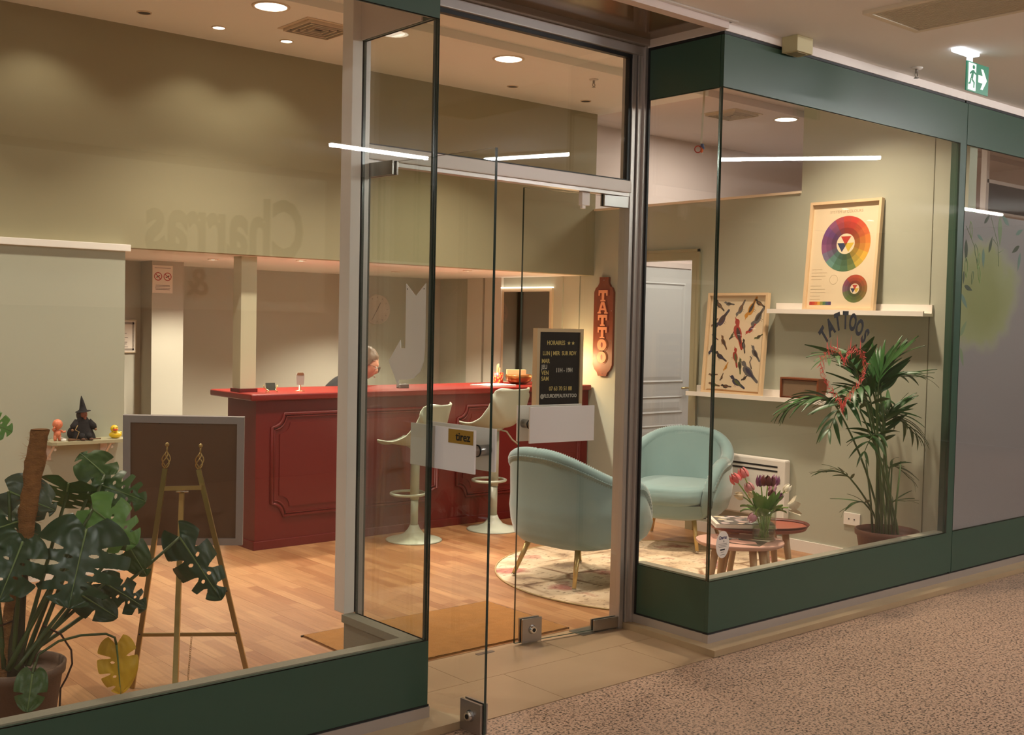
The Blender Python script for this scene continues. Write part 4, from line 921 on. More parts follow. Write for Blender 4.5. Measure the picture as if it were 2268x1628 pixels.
def lip(t, po, h):
    n = len(po); m = MB(); vs = [(p[0]*r, p[1]*r, z) for r, z in ((0.992, h-0.004), (1.045, h+0.012), (1.04, h+0.014), (0.975, h-0.002)) for p in po]; fs = []
    for j in range(4):
        for i in range(n): fs.append((j*n+i, j*n+(i+1) % n, ((j+1) % 4)*n+(i+1) % n, ((j+1) % 4)*n+i))
    m.add(vs, fs, 0, True).build('raised_edge', mat('terracotta_dark', S(96, 44, 36), 0.4), t, True)
make_table('terracotta pebble table under the open album', rc, 0.27, 0.17, rot0, 0.40, TERRA, ((0.215, 0.05), (-0.2, 0.05), (0.14, 0.13), (-0.14, 0.13)), lip)
# album lying on the terracotta table
TOPZ = 0.416
bk = thing('album', 'open sticker album with black pages on the terracotta table', 'album', (rc.x-0.13, rc.y+0.02, TOPZ), rot0)
MB().box((-0.165, -0.14, 0.0), (0.165, 0.14, 0.004)).build('cover', mat('album_cover', S(214, 206, 196), 0.5), bk, True)
MB().prism([(-0.16, -0.135), (0.16, -0.135), (0.16, 0.135), (-0.16, 0.135)], 0.004, 0.020).build('page_block', PAPER, bk, True)
MB().box((-0.14, -0.134, 0.020), (0.16, 0.134, 0.0212)).build('black_page', mat('black_page', S(86, 82, 78), 0.6), bk, True)
random.seed(3)
stc = [S(222, 198, 196), S(216, 190, 168), S(202, 204, 206), S(216, 208, 200), S(210, 176, 168), S(198, 188, 200), S(216, 202, 168)]
q = 0
for j, yy in enumerate((-0.10, -0.045, 0.01, 0.06, 0.105)):
    for i in range(4):
        cx = -0.10+i*0.075+random.uniform(-0.012, 0.012)+(0.02 if j % 2 else 0); cy = yy+random.uniform(-0.008, 0.008); a, b = random.uniform(0.018, 0.034), random.uniform(0.012, 0.02)
        if cx+a > 0.158: continue
        po = [(cx+a*math.cos(2*PI*k/14)*(1+0.18*math.sin(3*k)), cy+b*math.sin(2*PI*k/14)*(1+0.2*math.cos(5*k))) for k in range(14)]
        MB().prism(po, 0.0212, 0.0216).build('sticker', mat('sticker_%d' % (q % 7), stc[q % 7], 0.5, var=0.25, vscale=40), bk, True); q += 1
fl_ = thing('flyer', 'dark and pink flyer lying on the blush table', 'flyer', (pc.x-0.02, pc.y-0.04, 0.3605), rot0-0.5)
MB().box((-0.105, -0.075, 0), (0.105, 0.075, 0.0012)).build('sheet', mat('flyer_dark', S(96, 84, 72), 0.35), fl_, True)
MB().prism([(-0.09, -0.05), (0.0, -0.066), (0.08, -0.03), (0.05, 0.03), (-0.02, 0.02), (-0.07, 0.05)], 0.0012, 0.0016).build('print', mat('flyer_pink', S(222, 168, 150), 0.4, var=0.2, vscale=30), fl_, True)
one('pen', MB().tube([(-0.06, 0, 0.005), (0.05, 0, 0.005), (0.065, 0, 0.004)], [0.005, 0.005, 0.001], 10, M=Matrix.Translation((pc.x-0.03, pc.y+0.055, 0.361)) @ Matrix.Rotation(rot0-0.25, 4, 'Z')), CHROME, 'shiny pen lying behind the flyer on the blush table', 'pen')

# ------------------------------------------------------------------ vase of tulips
vc = px(1691, 1196, Z=0.361); vb = Vector((vc.x, vc.y, 0.361))
va = thing('vase', 'clear glass vase of tulips on the blush table', 'vase', vb)
MB().lathe([(0.0001, 0.0), (0.058, 0.0), (0.063, 0.006), (0.063, 0.165), (0.060, 0.168), (0.0585, 0.165), (0.0585, 0.012), (0.0001, 0.010)], vb, 32).build('glass_body', VGLASS, va)
MB().lathe([(0.0001, 0.0125), (0.0575, 0.0125), (0.0575, 0.072), (0.0001, 0.072)], vb, 28).build('water', glass_mat('water', (0.80, 0.90, 0.74, 1), 0.03), va)
STEM = mat('tulip_stem', S(138, 172, 74), 0.5); TLEAF = mat('tulip_leaf', S(96, 140, 56), 0.5, var=0.2, vscale=12)
petal_cols = {'pink': S(226, 124, 122), 'coral': S(224, 104, 104), 'rose': S(206, 136, 140), 'purple': S(112, 44, 92), 'crimson': S(96, 18, 24), 'white': S(226, 216, 190), 'cream': S(228, 206, 168), 'lilac': S(196, 142, 158), 'plum': S(126, 52, 100)}
def tulip(col, tip, label, r=0.020, hgt=0.048, openness=0.0, tilt=None, drp=False):
    r *= 1.36; hgt *= 1.25; tip = Vector(tip)-Vector((0, 0, 0.006)); root = vb+Vector((random.uniform(-0.025, 0.025), random.uniform(-0.025, 0.025), 0.016)); rim = vb+Vector(((tip.x-vb.x)*0.32, (tip.y-vb.y)*0.32, 0.16))
    d = rim-Vector((vb.x, vb.y, rim.z))
    if d.length > 0.048: rim = Vector((vb.x, vb.y, rim.z))+d.normalized()*0.048
    t = thing('tulip', label, 'tulip', root, group='tulips in the glass vase')
    mid = rim.lerp(tip, 0.5)+Vector((0, 0, 0.05 if drp else 0.012))
    P = [root, rim.lerp(root, 0.5), rim]+[((1-f)**2)*rim+2*f*(1-f)*mid+f*f*tip for f in (0.25, 0.5, 0.75, 1.0)]
    MB().tube(P, 0.0036, 7).build('stem', STEM, t)
    ax = (P[-1]-P[-2]).normalized() if tilt is None else Vector(tilt).normalized()
    s = ax.orthogonal().normalized(); Mx = frame(tip, s, ax.cross(s)); m = MB()
    for k in range(6):
        inn = k % 2; a0 = PI/3*k
        def pet(u, v):
            w = (u-0.5)*2; e = math.sin(PI*min(1, 0.12+v*0.80)); rad = r*(0.35+0.75*math.sin(PI*min(1, 0.25+v*0.55)))*(1-0.12*inn)+openness*v*v*0.03
            a = a0+w*0.62*e*(1.05-0.3*v); zz = hgt*v*(1-0.04*inn)-0.004*w*w*v
            rad -= 0.25*r*v*v*(1-openness)
            return Vector((rad*math.cos(a), rad*math.sin(a), zz))
        m.grid(pet, 6, 8, M=Mx)
    m.build('bloom', mat('petal_'+col, petal_cols[col], 0.5, var=0.18, vscale=60), t)
    return t
random.seed(11)
D0 = (vb-CAM).dot(CF)
tp = lambda x, y, dd=0.0: px(x, y, D=D0+dd)
tulip('coral', tp(1634, 1066), 'coral pink tulip farthest from the heater', 0.021, 0.046)
tulip('pink', tp(1650, 1056, 0.03), 'tallest pink and white tulip', 0.021, 0.048)
tulip('rose', tp(1664, 1086, 0.02), 'dusty pink tulip below the two pink ones', 0.019, 0.044)
tulip('purple', tp(1686, 1075, 0.03), 'purple tulip beside the crimson bloom', 0.019, 0.052)
tulip('crimson', tp(1700, 1074, 0.0), 'wide dark crimson tulip at the top', 0.026, 0.046, 0.3)
tulip('plum', tp(1714, 1071, 0.05), 'plum tulip against the heater', 0.018, 0.046)
tulip('lilac', tp(1708, 1084, 0.09), 'pale lilac tulip behind the crimson bloom', 0.018, 0.044)
tulip('crimson', tp(1707, 1098, -0.02), 'small dark red tulip under the crimson bloom', 0.015, 0.034)
tulip('purple', tp(1720, 1104, -0.02), 'small purple bud above the white bloom', 0.013, 0.040)
tulip('white', tp(1738, 1086, 0.05), 'upright white tulip bud in front of the heater', 0.015, 0.042)
tulip('white', tp(1746, 1122, -0.02), 'open white tulip leaning over the table edge', 0.020, 0.046, 1.2, tilt=CR*1.0+Vector((0, 0, 0.25)))
tulip('cream', tp(1646, 1098, 0.0), 'cream tulip bud leaning towards the chair', 0.016, 0.040, tilt=-CR*1.0+Vector((0, 0, 0.25)))
tulip('lilac', tp(1672, 1138, -0.075), 'drooping lilac tulip hanging beside the vase', 0.017, 0.040, tilt=-CR*0.5+Vector((0, 0, -0.6)), drp=True)
tulip('cream', tp(1667, 1098, -0.03), 'half hidden greenish tulip bud among the leaves', 0.013, 0.030)
for k in range(26):
    a = 2*PI*k/26+random.uniform(-0.15, 0.15); ln = random.uniform(0.11, 0.18); out = Vector((math.cos(a), math.sin(a), 0)); droop = random.uniform(0.0, 0.9)
    base = vb+out*0.03+Vector((0, 0, 0.13))
    def lf(u, v):
        w = (u-0.5)*2; wid = 0.026*math.sin(PI*min(1, 0.1+v*0.9))**0.8
        side = Vector((-out.y, out.x, 0)); p = base+out*ln*v*(0.30+0.45*droop)+Vector((0, 0, ln*(v*(1.0-0.45*droop)-droop*0.62*v*v)))
        return p+side*w*wid+Vector((0, 0, 0.010*abs(w)))
    MB().grid(lf, 4, 9).build('leaf', TLEAF, va)

# ------------------------------------------------------------------ picture ledges, posters, radio
LEDW = mat('ledge_white', S(240, 232, 222), 0.4)
def ledge(label, y0, y1, z, za):
    t = thing('picture_ledge', label, 'shelf', (XR, (y0+y1)/2, z), group='white picture ledges')
    Mz = Matrix.Translation((XR, (y0+y1)/2, z)) @ Matrix.Rotation(za, 4, 'X') @ Matrix.Translation((-XR, -(y0+y1)/2, -z))
    MB().box((XR-0.12, y0, z), (XR, y1, z+0.018), M=Mz).build('board', LEDW, t)
    MB().box((XR-0.018, y0, z+0.018), (XR, y1, z+0.072), M=Mz).build('back_rail', LEDW, t)
    MB().box((XR-0.12, y0, z+0.018), (XR-0.106, y1, z+0.030), M=Mz).build('front_lip', LEDW, t)
    return t
Y1a, Y1b = 0.215, 1.355
ledge('upper white picture ledge carrying the colour wheel poster', Y1a, Y1b, 1.590, math.radians(0.5))
Y2a, Y2b = 0.90, 2.05
ledge('lower white picture ledge carrying the bird poster and radio', Y2a, Y2b, 1.000, math.radians(-0.5))
def framed(name, label, cat, yc, zb, wd, hg, lean, x_foot):
    """picture standing on a ledge and leaning against the wall; local x along -y (to the right in view), local y up, z out of the wall"""
    up = Vector((math.sin(lean), 0, math.cos(lean))); right = Vector((0, -1, 0))
    M = frame(Vector((x_foot, yc, zb)), right, up)           # z = right x up -> points away from wall (-x)
    t = thing(name, label, cat, (x_foot, yc, zb), rot=M.to_3x3())
    f = 0.018; fd = 0.032
    fm = [((-wd/2, 0), (wd/2, f)), ((-wd/2, hg-f), (wd/2, hg)), ((-wd/2, f), (-wd/2+f, hg-f)), ((wd/2-f, f), (wd/2, hg-f))]
    for (a, b) in fm: MB().box((a[0], a[1], 0), (b[0], b[1], fd)).build('frame_bar', PALEW, t, True)
    MB().box((-wd/2+f, f, 0.004), (wd/2-f, hg-f, 0.008)).build('backing', mat('old_paper', S(238, 218, 184), 0.7), t, True)
    return t, f
def disc(cx, cy, r, z0, n=24, ry=None): return MB().prism([(cx+r*math.cos(2*PI*k/n), cy+(ry or r)*math.sin(2*PI*k/n)) for k in range(n)], z0, z0+0.0004)
t, f = framed('colour_wheel_poster', 'framed colour wheel poster on the upper ledge', 'poster', 0.825, 1.612, 0.525, 0.715, math.radians(5.0), XR-0.071)
wheel = [(196, 62, 48), (206, 60, 44), (206, 82, 48), (214, 104, 52), (222, 130, 54), (226, 152, 62), (230, 182, 66), (206, 176, 72), (112, 130, 74), (78, 116, 82), (84, 128, 104), (104, 150, 140), (122, 112, 140), (142, 84, 128), (126, 72, 118), (120, 74, 134), (146, 84, 120), (176, 70, 80)]
wheel2 = [(184, 74, 48), (190, 84, 46), (168, 92, 52), (150, 104, 52), (134, 112, 56), (112, 112, 54), (96, 112, 62), (98, 122, 66), (108, 118, 82), (128, 92, 110), (138, 72, 96), (176, 72, 52)]
def wheel_print(cx, cy, r, cols, z, nm):
    n = len(cols)
    for k, c in enumerate(cols):
        a0, a1 = PI/2-2*PI*k/n+PI/n, PI/2-2*PI*(k+1)/n+PI/n
        for rr0, rr1, dk in ((0.37, 0.58, 0.72), (0.58, 0.80, 0.88), (0.80, 1.0, 1.0)):
            po = [(cx+r*rr1*math.cos(a0+(a1-a0)*q/4), cy+r*rr1*math.sin(a0+(a1-a0)*q/4)) for q in range(5)]+[(cx+r*rr0*math.cos(a1+(a0-a1)*q/4), cy+r*rr0*math.sin(a1+(a0-a1)*q/4)) for q in range(5)]
            MB().prism(po[::-1], z, z+0.0003).build('wheel_segment', mat('wheel_%d_%d_%d_%d' % (c[0], c[1], c[2], int(dk*100)), S(c[0]*dk, c[1]*dk, c[2]*dk), 0.7), t, True)
    for (dx, dy, c) in ((0.0, 0.05, (190, 60, 48)), (-0.045, -0.03, (52, 62, 96)), (0.045, -0.03, (220, 186, 70))):
        MB().prism([(cx+(dx-0.07)*r/0.27*0.8, cy+(dy+0.04)*r/0.27*0.8), (cx+dx*r/0.27*0.8, cy+(dy-0.07)*r/0.27*0.8), (cx+(dx+0.07)*r/0.27*0.8, cy+(dy+0.04)*r/0.27*0.8)], z, z+0.0004).build('triangle_print', mat('tri_%d' % c[0], S(*c), 0.7), t, True)
wheel_print(0.012, 0.436, 0.180, wheel, 0.008, 'a'); wheel_print(0.105, 0.145, 0.090, wheel2, 0.008, 'b')
put_text('title', 'SYSTEM of COLOURS', 0.026, mat('faded_print', S(176, 156, 124), 0.7), t, XF[t.name] @ Matrix.Translation((0, 0.645, 0.0085)), 0.0002)
for k in range(9):
    MB().box((-0.225, 0.075+k*0.022+(0.02 if k > 4 else 0), 0.008), (-0.225+random.uniform(0.07, 0.12), 0.0775+k*0.022+(0.02 if k > 4 else 0), 0.0083)).build('print_line', MATS['faded_print'], t, True)
MB().tube([(-0.055+0.03*math.cos(a), 0.205+0.03*math.sin(a), 0.0083) for a in [2*PI*k/24 for k in range(24)]], 0.0008, 4, closed=True).build('print_ring', MATS['faded_print'], t, True)
for k, c in enumerate(((190, 50, 40), (204, 70, 44), (214, 110, 50), (226, 170, 60), (150, 150, 70), (80, 120, 80), (70, 90, 120), (84, 62, 110))):
    MB().box((-0.225+k*0.0205, 0.040, 0.008), (-0.225+(k+1)*0.0205, 0.062, 0.0083)).build('colour_patch', mat('patch_%d' % k, S(*c), 0.7), t, True)
PGL = glass_mat('picture_glass', (0.98, 0.98, 0.98, 1), 0.03)
MB().box((-0.2445, 0.018, 0.018), (0.2445, 0.697, 0.0195)).build('glazing', PGL, t, True)
t, f = framed('bird_poster', 'framed vintage bird poster on the lower ledge', 'poster', 1.665, 1.021, 0.525, 0.715, math.radians(4.6), XR-0.071)
def bird(cx, cy, s, ang, body, wing):
    """flat printed bird: body, head, beak, tail in one print, the wing in another"""
    s = s*0.92; lim = 0.236-0.60*s*abs(math.cos(ang))-0.12*s; cx = max(-lim, min(lim, cx)); Mb = Matrix.Translation((cx, cy, 0.008)) @ Matrix.Rotation(ang, 4, 'Z') @ Matrix.Scale(s, 4); h = 0.0004/s
    m = MB()
    m.prism([(0.30*math.cos(2*PI*q/16)*(1.0 if math.cos(2*PI*q/16) > 0 else 0.9), 0.155*math.sin(2*PI*q/16)) for q in range(16)], 0, h, M=Mb)
    m.prism([(-0.34+0.105*math.cos(2*PI*q/12), 0.12+0.10*math.sin(2*PI*q/12)) for q in range(12)], 0, h*0.98, M=Mb)
    m.prism([(-0.42, 0.14), (-0.56, 0.10), (-0.41, 0.07)], 0, h, M=Mb)
    m.prism([(-0.30, 0.02), (-0.12, 0.10), (-0.28, 0.20)], 0, h*0.96, M=Mb)
    m.prism([(0.22, 0.07), (0.62, 0.0), (0.66, -0.07), (0.60, -0.11), (0.22, -0.08)], 0, h*0.97, M=Mb)
    m.build('bird_print', mat('bird_%d_%d_%d' % body, S(*body), 0.8, var=0.3, vscale=50), t, True)
    MB().prism([(-0.16, 0.07), (0.02, 0.10), (0.22, 0.05), (0.46, -0.03), (0.2, -0.07), (0.0, -0.06), (-0.14, 0.0)], h, 2*h, M=Mb).build('wing_print', mat('bird_%d_%d_%d' % wing, S(*wing), 0.8, var=0.3, vscale=50), t, True)
    MB().box((-0.02, -0.27, 0), (-0.005, -0.13, h), M=Mb).box((0.06, -0.27, 0), (0.075, -0.13, h), M=Mb).build('leg_print', mat('bird_leg', S(96, 74, 54), 0.8), t, True)
dk, br, bl, rd_, gn, yl, gy = (58, 46, 40), (120, 82, 50), (52, 52, 78), (176, 52, 38), (88, 98, 52), (206, 140, 40), (104, 100, 100)
for (x_, y_, s_, a_, b_, w_) in ((-0.20, 0.63, 0.11, -0.6, dk, br), (-0.09, 0.64, 0.09, 0.0, gy, dk), (0.02, 0.60, 0.13, 1.2, gy, br), (0.11, 0.60, 0.17, 1.2, yl, dk), (0.20, 0.645, 0.10, -0.4, dk, br), (-0.14, 0.52, 0.17, 1.0, bl, dk), (0.205, 0.54, 0.17, 1.1, gy, dk),
                                 (-0.21, 0.50, 0.08, 1.0, br, rd_), (0.01, 0.44, 0.22, -1.1, rd_, dk), (0.12, 0.46, 0.11, 0.9, rd_, bl), (-0.20, 0.40, 0.07, -0.4, dk, rd_), (-0.11, 0.37, 0.11, -0.9, br, dk), (-0.04, 0.41, 0.07, 1.2, dk, gn), (0.07, 0.35, 0.10, -1.2, dk, gy), (0.21, 0.41, 0.08, 0.6, gn, dk),
                                 (-0.21, 0.32, 0.12, 1.3, bl, dk), (-0.13, 0.265, 0.12, -0.4, dk, bl), (0.005, 0.27, 0.14, -1.2, rd_, gn), (0.05, 0.21, 0.11, -1.3, gn, dk), (0.17, 0.30, 0.13, -0.8, gy, dk), (-0.07, 0.19, 0.07, 1.2, yl, yl), (0.15, 0.17, 0.20, -0.6, gy, bl), (-0.20, 0.13, 0.08, 0.2, br, dk), (-0.10, 0.115, 0.06, 1.3, dk, br),
                                 (0.03, 0.09, 0.15, -0.4, bl, gn), (-0.06, 0.055, 0.09, 0.1, dk, br), (0.10, 0.12, 0.07, 0.8, dk, dk), (-0.18, 0.06, 0.1, 0.0, br, gn)):
    bird(x_, y_, s_, a_, b_, w_)
MB().tube([(0.155, 0.19, 0.009), (0.135, 0.235, 0.009), (0.15, 0.265, 0.009), (0.135, 0.275, 0.009)], 0.004, 6).build('crane_neck', mat('crane_grey', S(110, 104, 104), 0.8), t, True)
MB().prism([(-0.24, 0.02), (0.24, 0.02), (0.22, 0.032), (0.05, 0.03), (-0.1, 0.034), (-0.22, 0.03)], 0.008, 0.0084).build('ground_print', mat('ground_print', S(176, 132, 84), 0.8, var=0.3, vscale=30), t, True)
MB().box((-0.2445, 0.018, 0.018), (0.2445, 0.697, 0.0195)).build('glazing', PGL, t, True)
ra = thing('radio', 'wooden radio with cloth grille on the lower ledge', 'radio', (XR-0.06, 1.09, 1.0235), rot=Matrix.Rotation(0.01, 3, 'Z'))
for (a, b) in (((-0.045, -0.15, 0), (0.05, 0.15, 0.012)), ((-0.045, -0.15, 0.133), (0.05, 0.15, 0.145)), ((-0.045, -0.15, 0.012), (0.05, -0.138, 0.133)), ((-0.045, 0.138, 0.012), (0.05, 0.15, 0.133))):
    MB().box(a, b, bev=0.0015).build('case_side', WALN, ra, True)
MB().box((-0.034, -0.138, 0.012), (0.045, 0.138, 0.133)).build('grille_cloth', mat('grille_cloth', S(128, 104, 80), 0.9, bump=0.3, bscale=400), ra, True)
MB().tube([(-0.036, -0.132, 0.018), (-0.036, 0.132, 0.018), (-0.036, 0.132, 0.127), (-0.036, -0.132, 0.127)], 0.003, 6, closed=True).build('inner_frame', WALN, ra, True)
# ------------------------------------------------------------------ heater and socket
ht = thing('wall_heater', 'white electric panel heater on the sage wall', 'heater', (XR-0.04, 1.6, 0.2))
MB().box((XR-0.075, 1.20, 0.20), (XR-0.012, 2.0, 0.605), bev=0.012).build('casing', WHITE, ht)
for k in range(2): MB().box((XR-0.0765, 1.26, 0.548-0.03*k), (XR-0.074, 1.96, 0.560-0.03*k)).build('vent_slot', BLACK, ht)
MB().box((XR-0.0765, 1.235, 0.44), (XR-0.074, 1.25, 0.475)).build('control', GREYINK, ht)
MB().box((XR-0.012, 1.25, 0.25), (XR, 1.95, 0.56)).build('bracket', WHITE, ht)
so = thing('wall_socket', 'white wall socket behind the palm pot', 'socket', (XR, 0.72, 0.27))
MB().box((XR-0.012, 0.66, 0.235), (XR, 0.78, 0.315), bev=0.003).build('plate', WHITE, so)
for yy in (0.70, 0.74): MB().cyl((0, 0, 0), 0.005, 0.002, 10, M=Matrix.Translation((XR-0.0118, yy, 0.275)) @ Matrix.Rotation(-PI/2, 4, 'Y')).build('hole', BLACK, so)
# ------------------------------------------------------------------ palm in the display window
PLEAF = mat('palm_leaf', S(42, 84, 36), 0.42, spec=0.4, var=0.25, vscale=9); PSTEM = mat('palm_stem', S(72, 96, 48), 0.5)
pcn = px(1964, 1176, Z=0.31); pcn = Vector((min(pcn.x, XR-0.24), pcn.y, 0)); 
pm = thing('potted_palm', 'tall potted palm in the display window', 'potted plant', (pcn.x, pcn.y, 0))
MB().lathe([(0.0001, 0.0), (0.115, 0.0), (0.12, 0.01), (0.172, 0.285), (0.182, 0.287), (0.184, 0.318), (0.176, 0.320), (0.166, 0.29), (0.160, 0.27), (0.0001, 0.27)], pcn, 40).build('pot', mat('brown_plastic_pot', S(104, 62, 46), 0.5), pm)
MB().lathe([(0.0001, 0.275), (0.08, 0.279), (0.161, 0.271)], pcn, 24).build('soil', mat('potting_soil', S(48, 34, 26), 0.95, bump=0.6, bscale=80), pm)
def leaflet_mesh(droop, twist):
    def f(u, v):
        w = (u-0.5)*2; wd = 0.088*(math.sin(PI*min(1, v*0.93+0.05))**0.75)*(1-0.35*v)
        return (v-0.10*droop*v*v, w*wd, -droop*v*v*0.55+0.02*abs(w)+twist*w*wd*v)
    return MB().grid(f, 2, 9).mesh('leaflet', PLEAF)
LFM = [leaflet_mesh(0.15, 0.1), leaflet_mesh(0.5, -0.2), leaflet_mesh(0.95, 0.2)]
random.seed(5)
def frond(crown, tip, n, ln, droop=1, base=None, spread=1.0, root=None):
    root = root or Vector((pcn.x+random.uniform(-0.075, 0.075), pcn.y+random.uniform(-0.075, 0.075), 0.272)); crown = Vector(crown); tip = Vector(tip)
    fr = thing('frond', 'x', None, crown); del fr['label']
    fr.parent = pm; XF[fr.name] = Matrix.Translation(crown); fr.matrix_basis = XF[pm.name].inverted() @ Matrix.Translation(crown)
    mid = root.lerp(crown, 0.55); mid.x = root.x+(crown.x-root.x)*0.3; mid.y = root.y+(crown.y-root.y)*0.3
    Q = [((1-f)**2)*root+2*f*(1-f)*mid+f*f*crown for f in [k/8 for k in range(9)]]
    d0 = (Q[-1]-Q[-2]).normalized(); c2 = crown+d0*(tip-crown).length*0.5
    R_ = [((1-f)**2)*crown+2*f*(1-f)*c2+f*f*tip for f in [k/12 for k in range(13)]]
    P = Q+R_[1:]; rr = [0.0070-0.0048*k/(len(P)-1) for k in range(len(P))]
    MB().tube(P, rr, 7).build('rachis', PSTEM, fr)
    for k in range(n):
        f = 0.04+0.96*k/(n-1); i = min(int(f*12), 11); g = f*12-i; p = R_[i].lerp(R_[i+1], g); ax = (R_[i+1]-R_[i]).normalized()
        side = ax.cross(Vector((0, 0, 1)))
        side = side.normalized() if side.length > 1e-3 else Vector((1, 0, 0))
        upv = side.cross(ax); L = ln*(0.55+0.75*math.sin(PI*(0.18+0.72*f)))*random.uniform(0.88, 1.1)
        for s in (-1, 1):
            a = math.radians(62-42*f+random.uniform(-7, 7))*spread
            d = ax*math.cos(a)+side*s*math.sin(a)+upv*(0.22+random.uniform(-0.12, 0.12))
            M = frame(p, d, upv.cross(d)) @ Matrix.Scale(L, 4)
            end = M @ Vector((1, 0, -0.2))
            if end.x > XR-0.03 or end.y < 0.035: 
                if end.x > XR-0.03 and end.y < 0.035: continue
                if end.x > XR-0.03: d.x = min(d.x, 0.0) if p.x > XR-0.15 else d.x*0.3
                if end.y < 0.035: d.y = max(d.y, 0.0) if p.y < 0.2 else d.y*0.3
                M = frame(p, d, upv.cross(d)) @ Matrix.Scale(L*0.85, 4)
            cm_ = LFM[2].vertices; bad = any((q_.x > XR-0.02 or q_.y < 0.03) for q_ in [M @ v_.co for v_ in cm_])
            if bad: continue
            put('leaflet', LFM[min(2, max(0, droop+random.choice((-1, 0, 0, 1))))], fr, None, XF[fr.name].inverted() @ M)
pp = lambda x, y, Y: px(x, y, Y=Y)
frond(pp(1855, 905, 0.42), pp(1755, 902, 0.62), 10, 0.21, 2)
frond(pp(1905, 845, 0.34), pp(1838, 795, 0.30), 8, 0.20, 1)
frond(pp(1930, 850, 0.36), pp(1905, 800, 0.50), 8, 0.19, 1)
frond(pp(1945, 860, 0.30), pp(1985, 795, 0.24), 8, 0.20, 0, spread=0.8)
frond(pp(1950, 870, 0.30), pp(2030, 835, 0.18), 8, 0.18, 1)
frond(pp(1905, 910, 0.28), pp(1838, 950, 0.22), 9, 0.17, 2)
frond(pp(1930, 900, 0.24), pp(1880, 870, 0.16), 8, 0.18, 1)
frond(pp(1960, 935, 0.30), pp(2025, 960, 0.22), 9, 0.17, 2)
frond(pp(1955, 960, 0.34), pp(1985, 900, 0.36), 8, 0.17, 0)
frond(pp(1945, 985, 0.24), pp(1915, 1000, 0.16), 6, 0.15, 2)
frond(pp(1915, 870, 0.40), pp(1890, 830, 0.46), 8, 0.19, 1)
frond(pp(1940, 880, 0.33), pp(1950, 815, 0.34), 8, 0.19, 0)
frond(pp(1885, 1062, 0.40), pp(1822, 1046, 0.5), 7, 0.11, 1)
frond(pp(1970, 1040, 0.28), pp(2015, 1060, 0.2), 6, 0.11, 1)
frond(pp(1915, 1115, 0.36), pp(1888, 1118, 0.40), 3, 0.13, 1)
frond(pp(1975, 1120, 0.26), pp(2005, 1110, 0.2), 3, 0.11, 0)
for k in range(5):
    a = random.uniform(0, 2*PI); r_ = random.uniform(0.04, 0.085)
    MB().tube([(pcn.x+r_*math.cos(a), pcn.y+r_*math.sin(a), 0.272), (pcn.x+r_*1.25*math.cos(a), pcn.y+r_*1.25*math.sin(a), 0.48), (pcn.x+r_*1.7*math.cos(a), pcn.y+r_*1.7*math.sin(a), 0.72)], [0.008, 0.006, 0.004], 8).build('cane', PSTEM, pm)

# ------------------------------------------------------------------ monstera on its moss pole
mc = px(35, 1478, Z=0.30); mc = Vector((mc.x, mc.y, 0))
mo = thing('potted_monstera', 'potted monstera climbing a moss pole in the left window', 'potted plant', (mc.x, mc.y, 0))
MB().lathe([(0.0001, 0.0), (0.10, 0.0), (0.108, 0.008), (0.148, 0.28), (0.157, 0.282), (0.160, 0.312), (0.150, 0.314), (0.142, 0.285), (0.138, 0.27), (0.0001, 0.27)], mc, 40).build('pot', mat('taupe_pot', S(120, 92, 74), 0.6), mo)
MB().lathe([(0.0001, 0.274), (0.14, 0.268)], mc, 24).build('soil', MATS['potting_soil'], mo)
top = px(88, 952, Y=mc.y+0.03); bot = Vector((mc.x-0.03, mc.y+0.03, 0.26))
random.seed(2); mp_ = MB(); NS = 70
def pole(u, v):
    c = bot.lerp(top, v); a = 2*PI*u
    r = 0.030*(1+0.09*math.sin(v*38)+0.22*noise.noise(Vector((math.cos(a)*2, math.sin(a)*2, v*22)))+0.08*noise.noise(Vector((math.cos(a)*9, math.sin(a)*9, v*120))))
    return c+Vector((math.cos(a)*r, math.sin(a)*r, 0))
mp_.grid(pole, 28, NS, closeu=True).add([top+Vector((0.029*math.cos(2*PI*k/20), 0.029*math.sin(2*PI*k/20), 0.002)) for k in range(20)], [list(range(20))])
mp_.build('moss_pole', mat('coco_fibre', S(164, 112, 62), 0.95, var=0.6, vscale=26, bump=1.0, bscale=120, stretch=(1, 1, 2.5)), mo)
hm = MB()
for k in range(420):
    v = random.random(); a = random.uniform(0, 2*PI); c = bot.lerp(top, v)+Vector((math.cos(a), math.sin(a), 0))*0.029; ln = random.uniform(0.01, 0.03)
    e = c+Vector((math.cos(a+random.uniform(-1, 1)), math.sin(a+random.uniform(-1, 1)), random.uniform(-0.8, 0.8)))*ln
    hm.tube([c, c.lerp(e, 0.5)+Vector((0, 0, random.uniform(-0.006, 0.006))), e], [0.0005, 0.0004, 0.0002], 3, caps=False)
hb = hm.build('loose_fibres', MATS['coco_fibre'], mo); hb['kind'] = 'stuff'
MLEAF = mat('monstera_leaf', S(40, 72, 44), 0.32, spec=0.5, var=0.18, vscale=7); MNEW = mat('young_monstera_leaf', S(104, 150, 74), 0.38, var=0.12, vscale=7); MMID = mat('mid_monstera_leaf', S(64, 96, 48), 0.36, var=0.15, vscale=7)
MYEL = mat('yellow_monstera_leaf', S(232, 184, 42), 0.45, var=0.18, vscale=6); MRIB = mat('monstera_rib', S(116, 140, 84), 0.45); MPET = mat('monstera_petiole', S(74, 92, 48), 0.45)
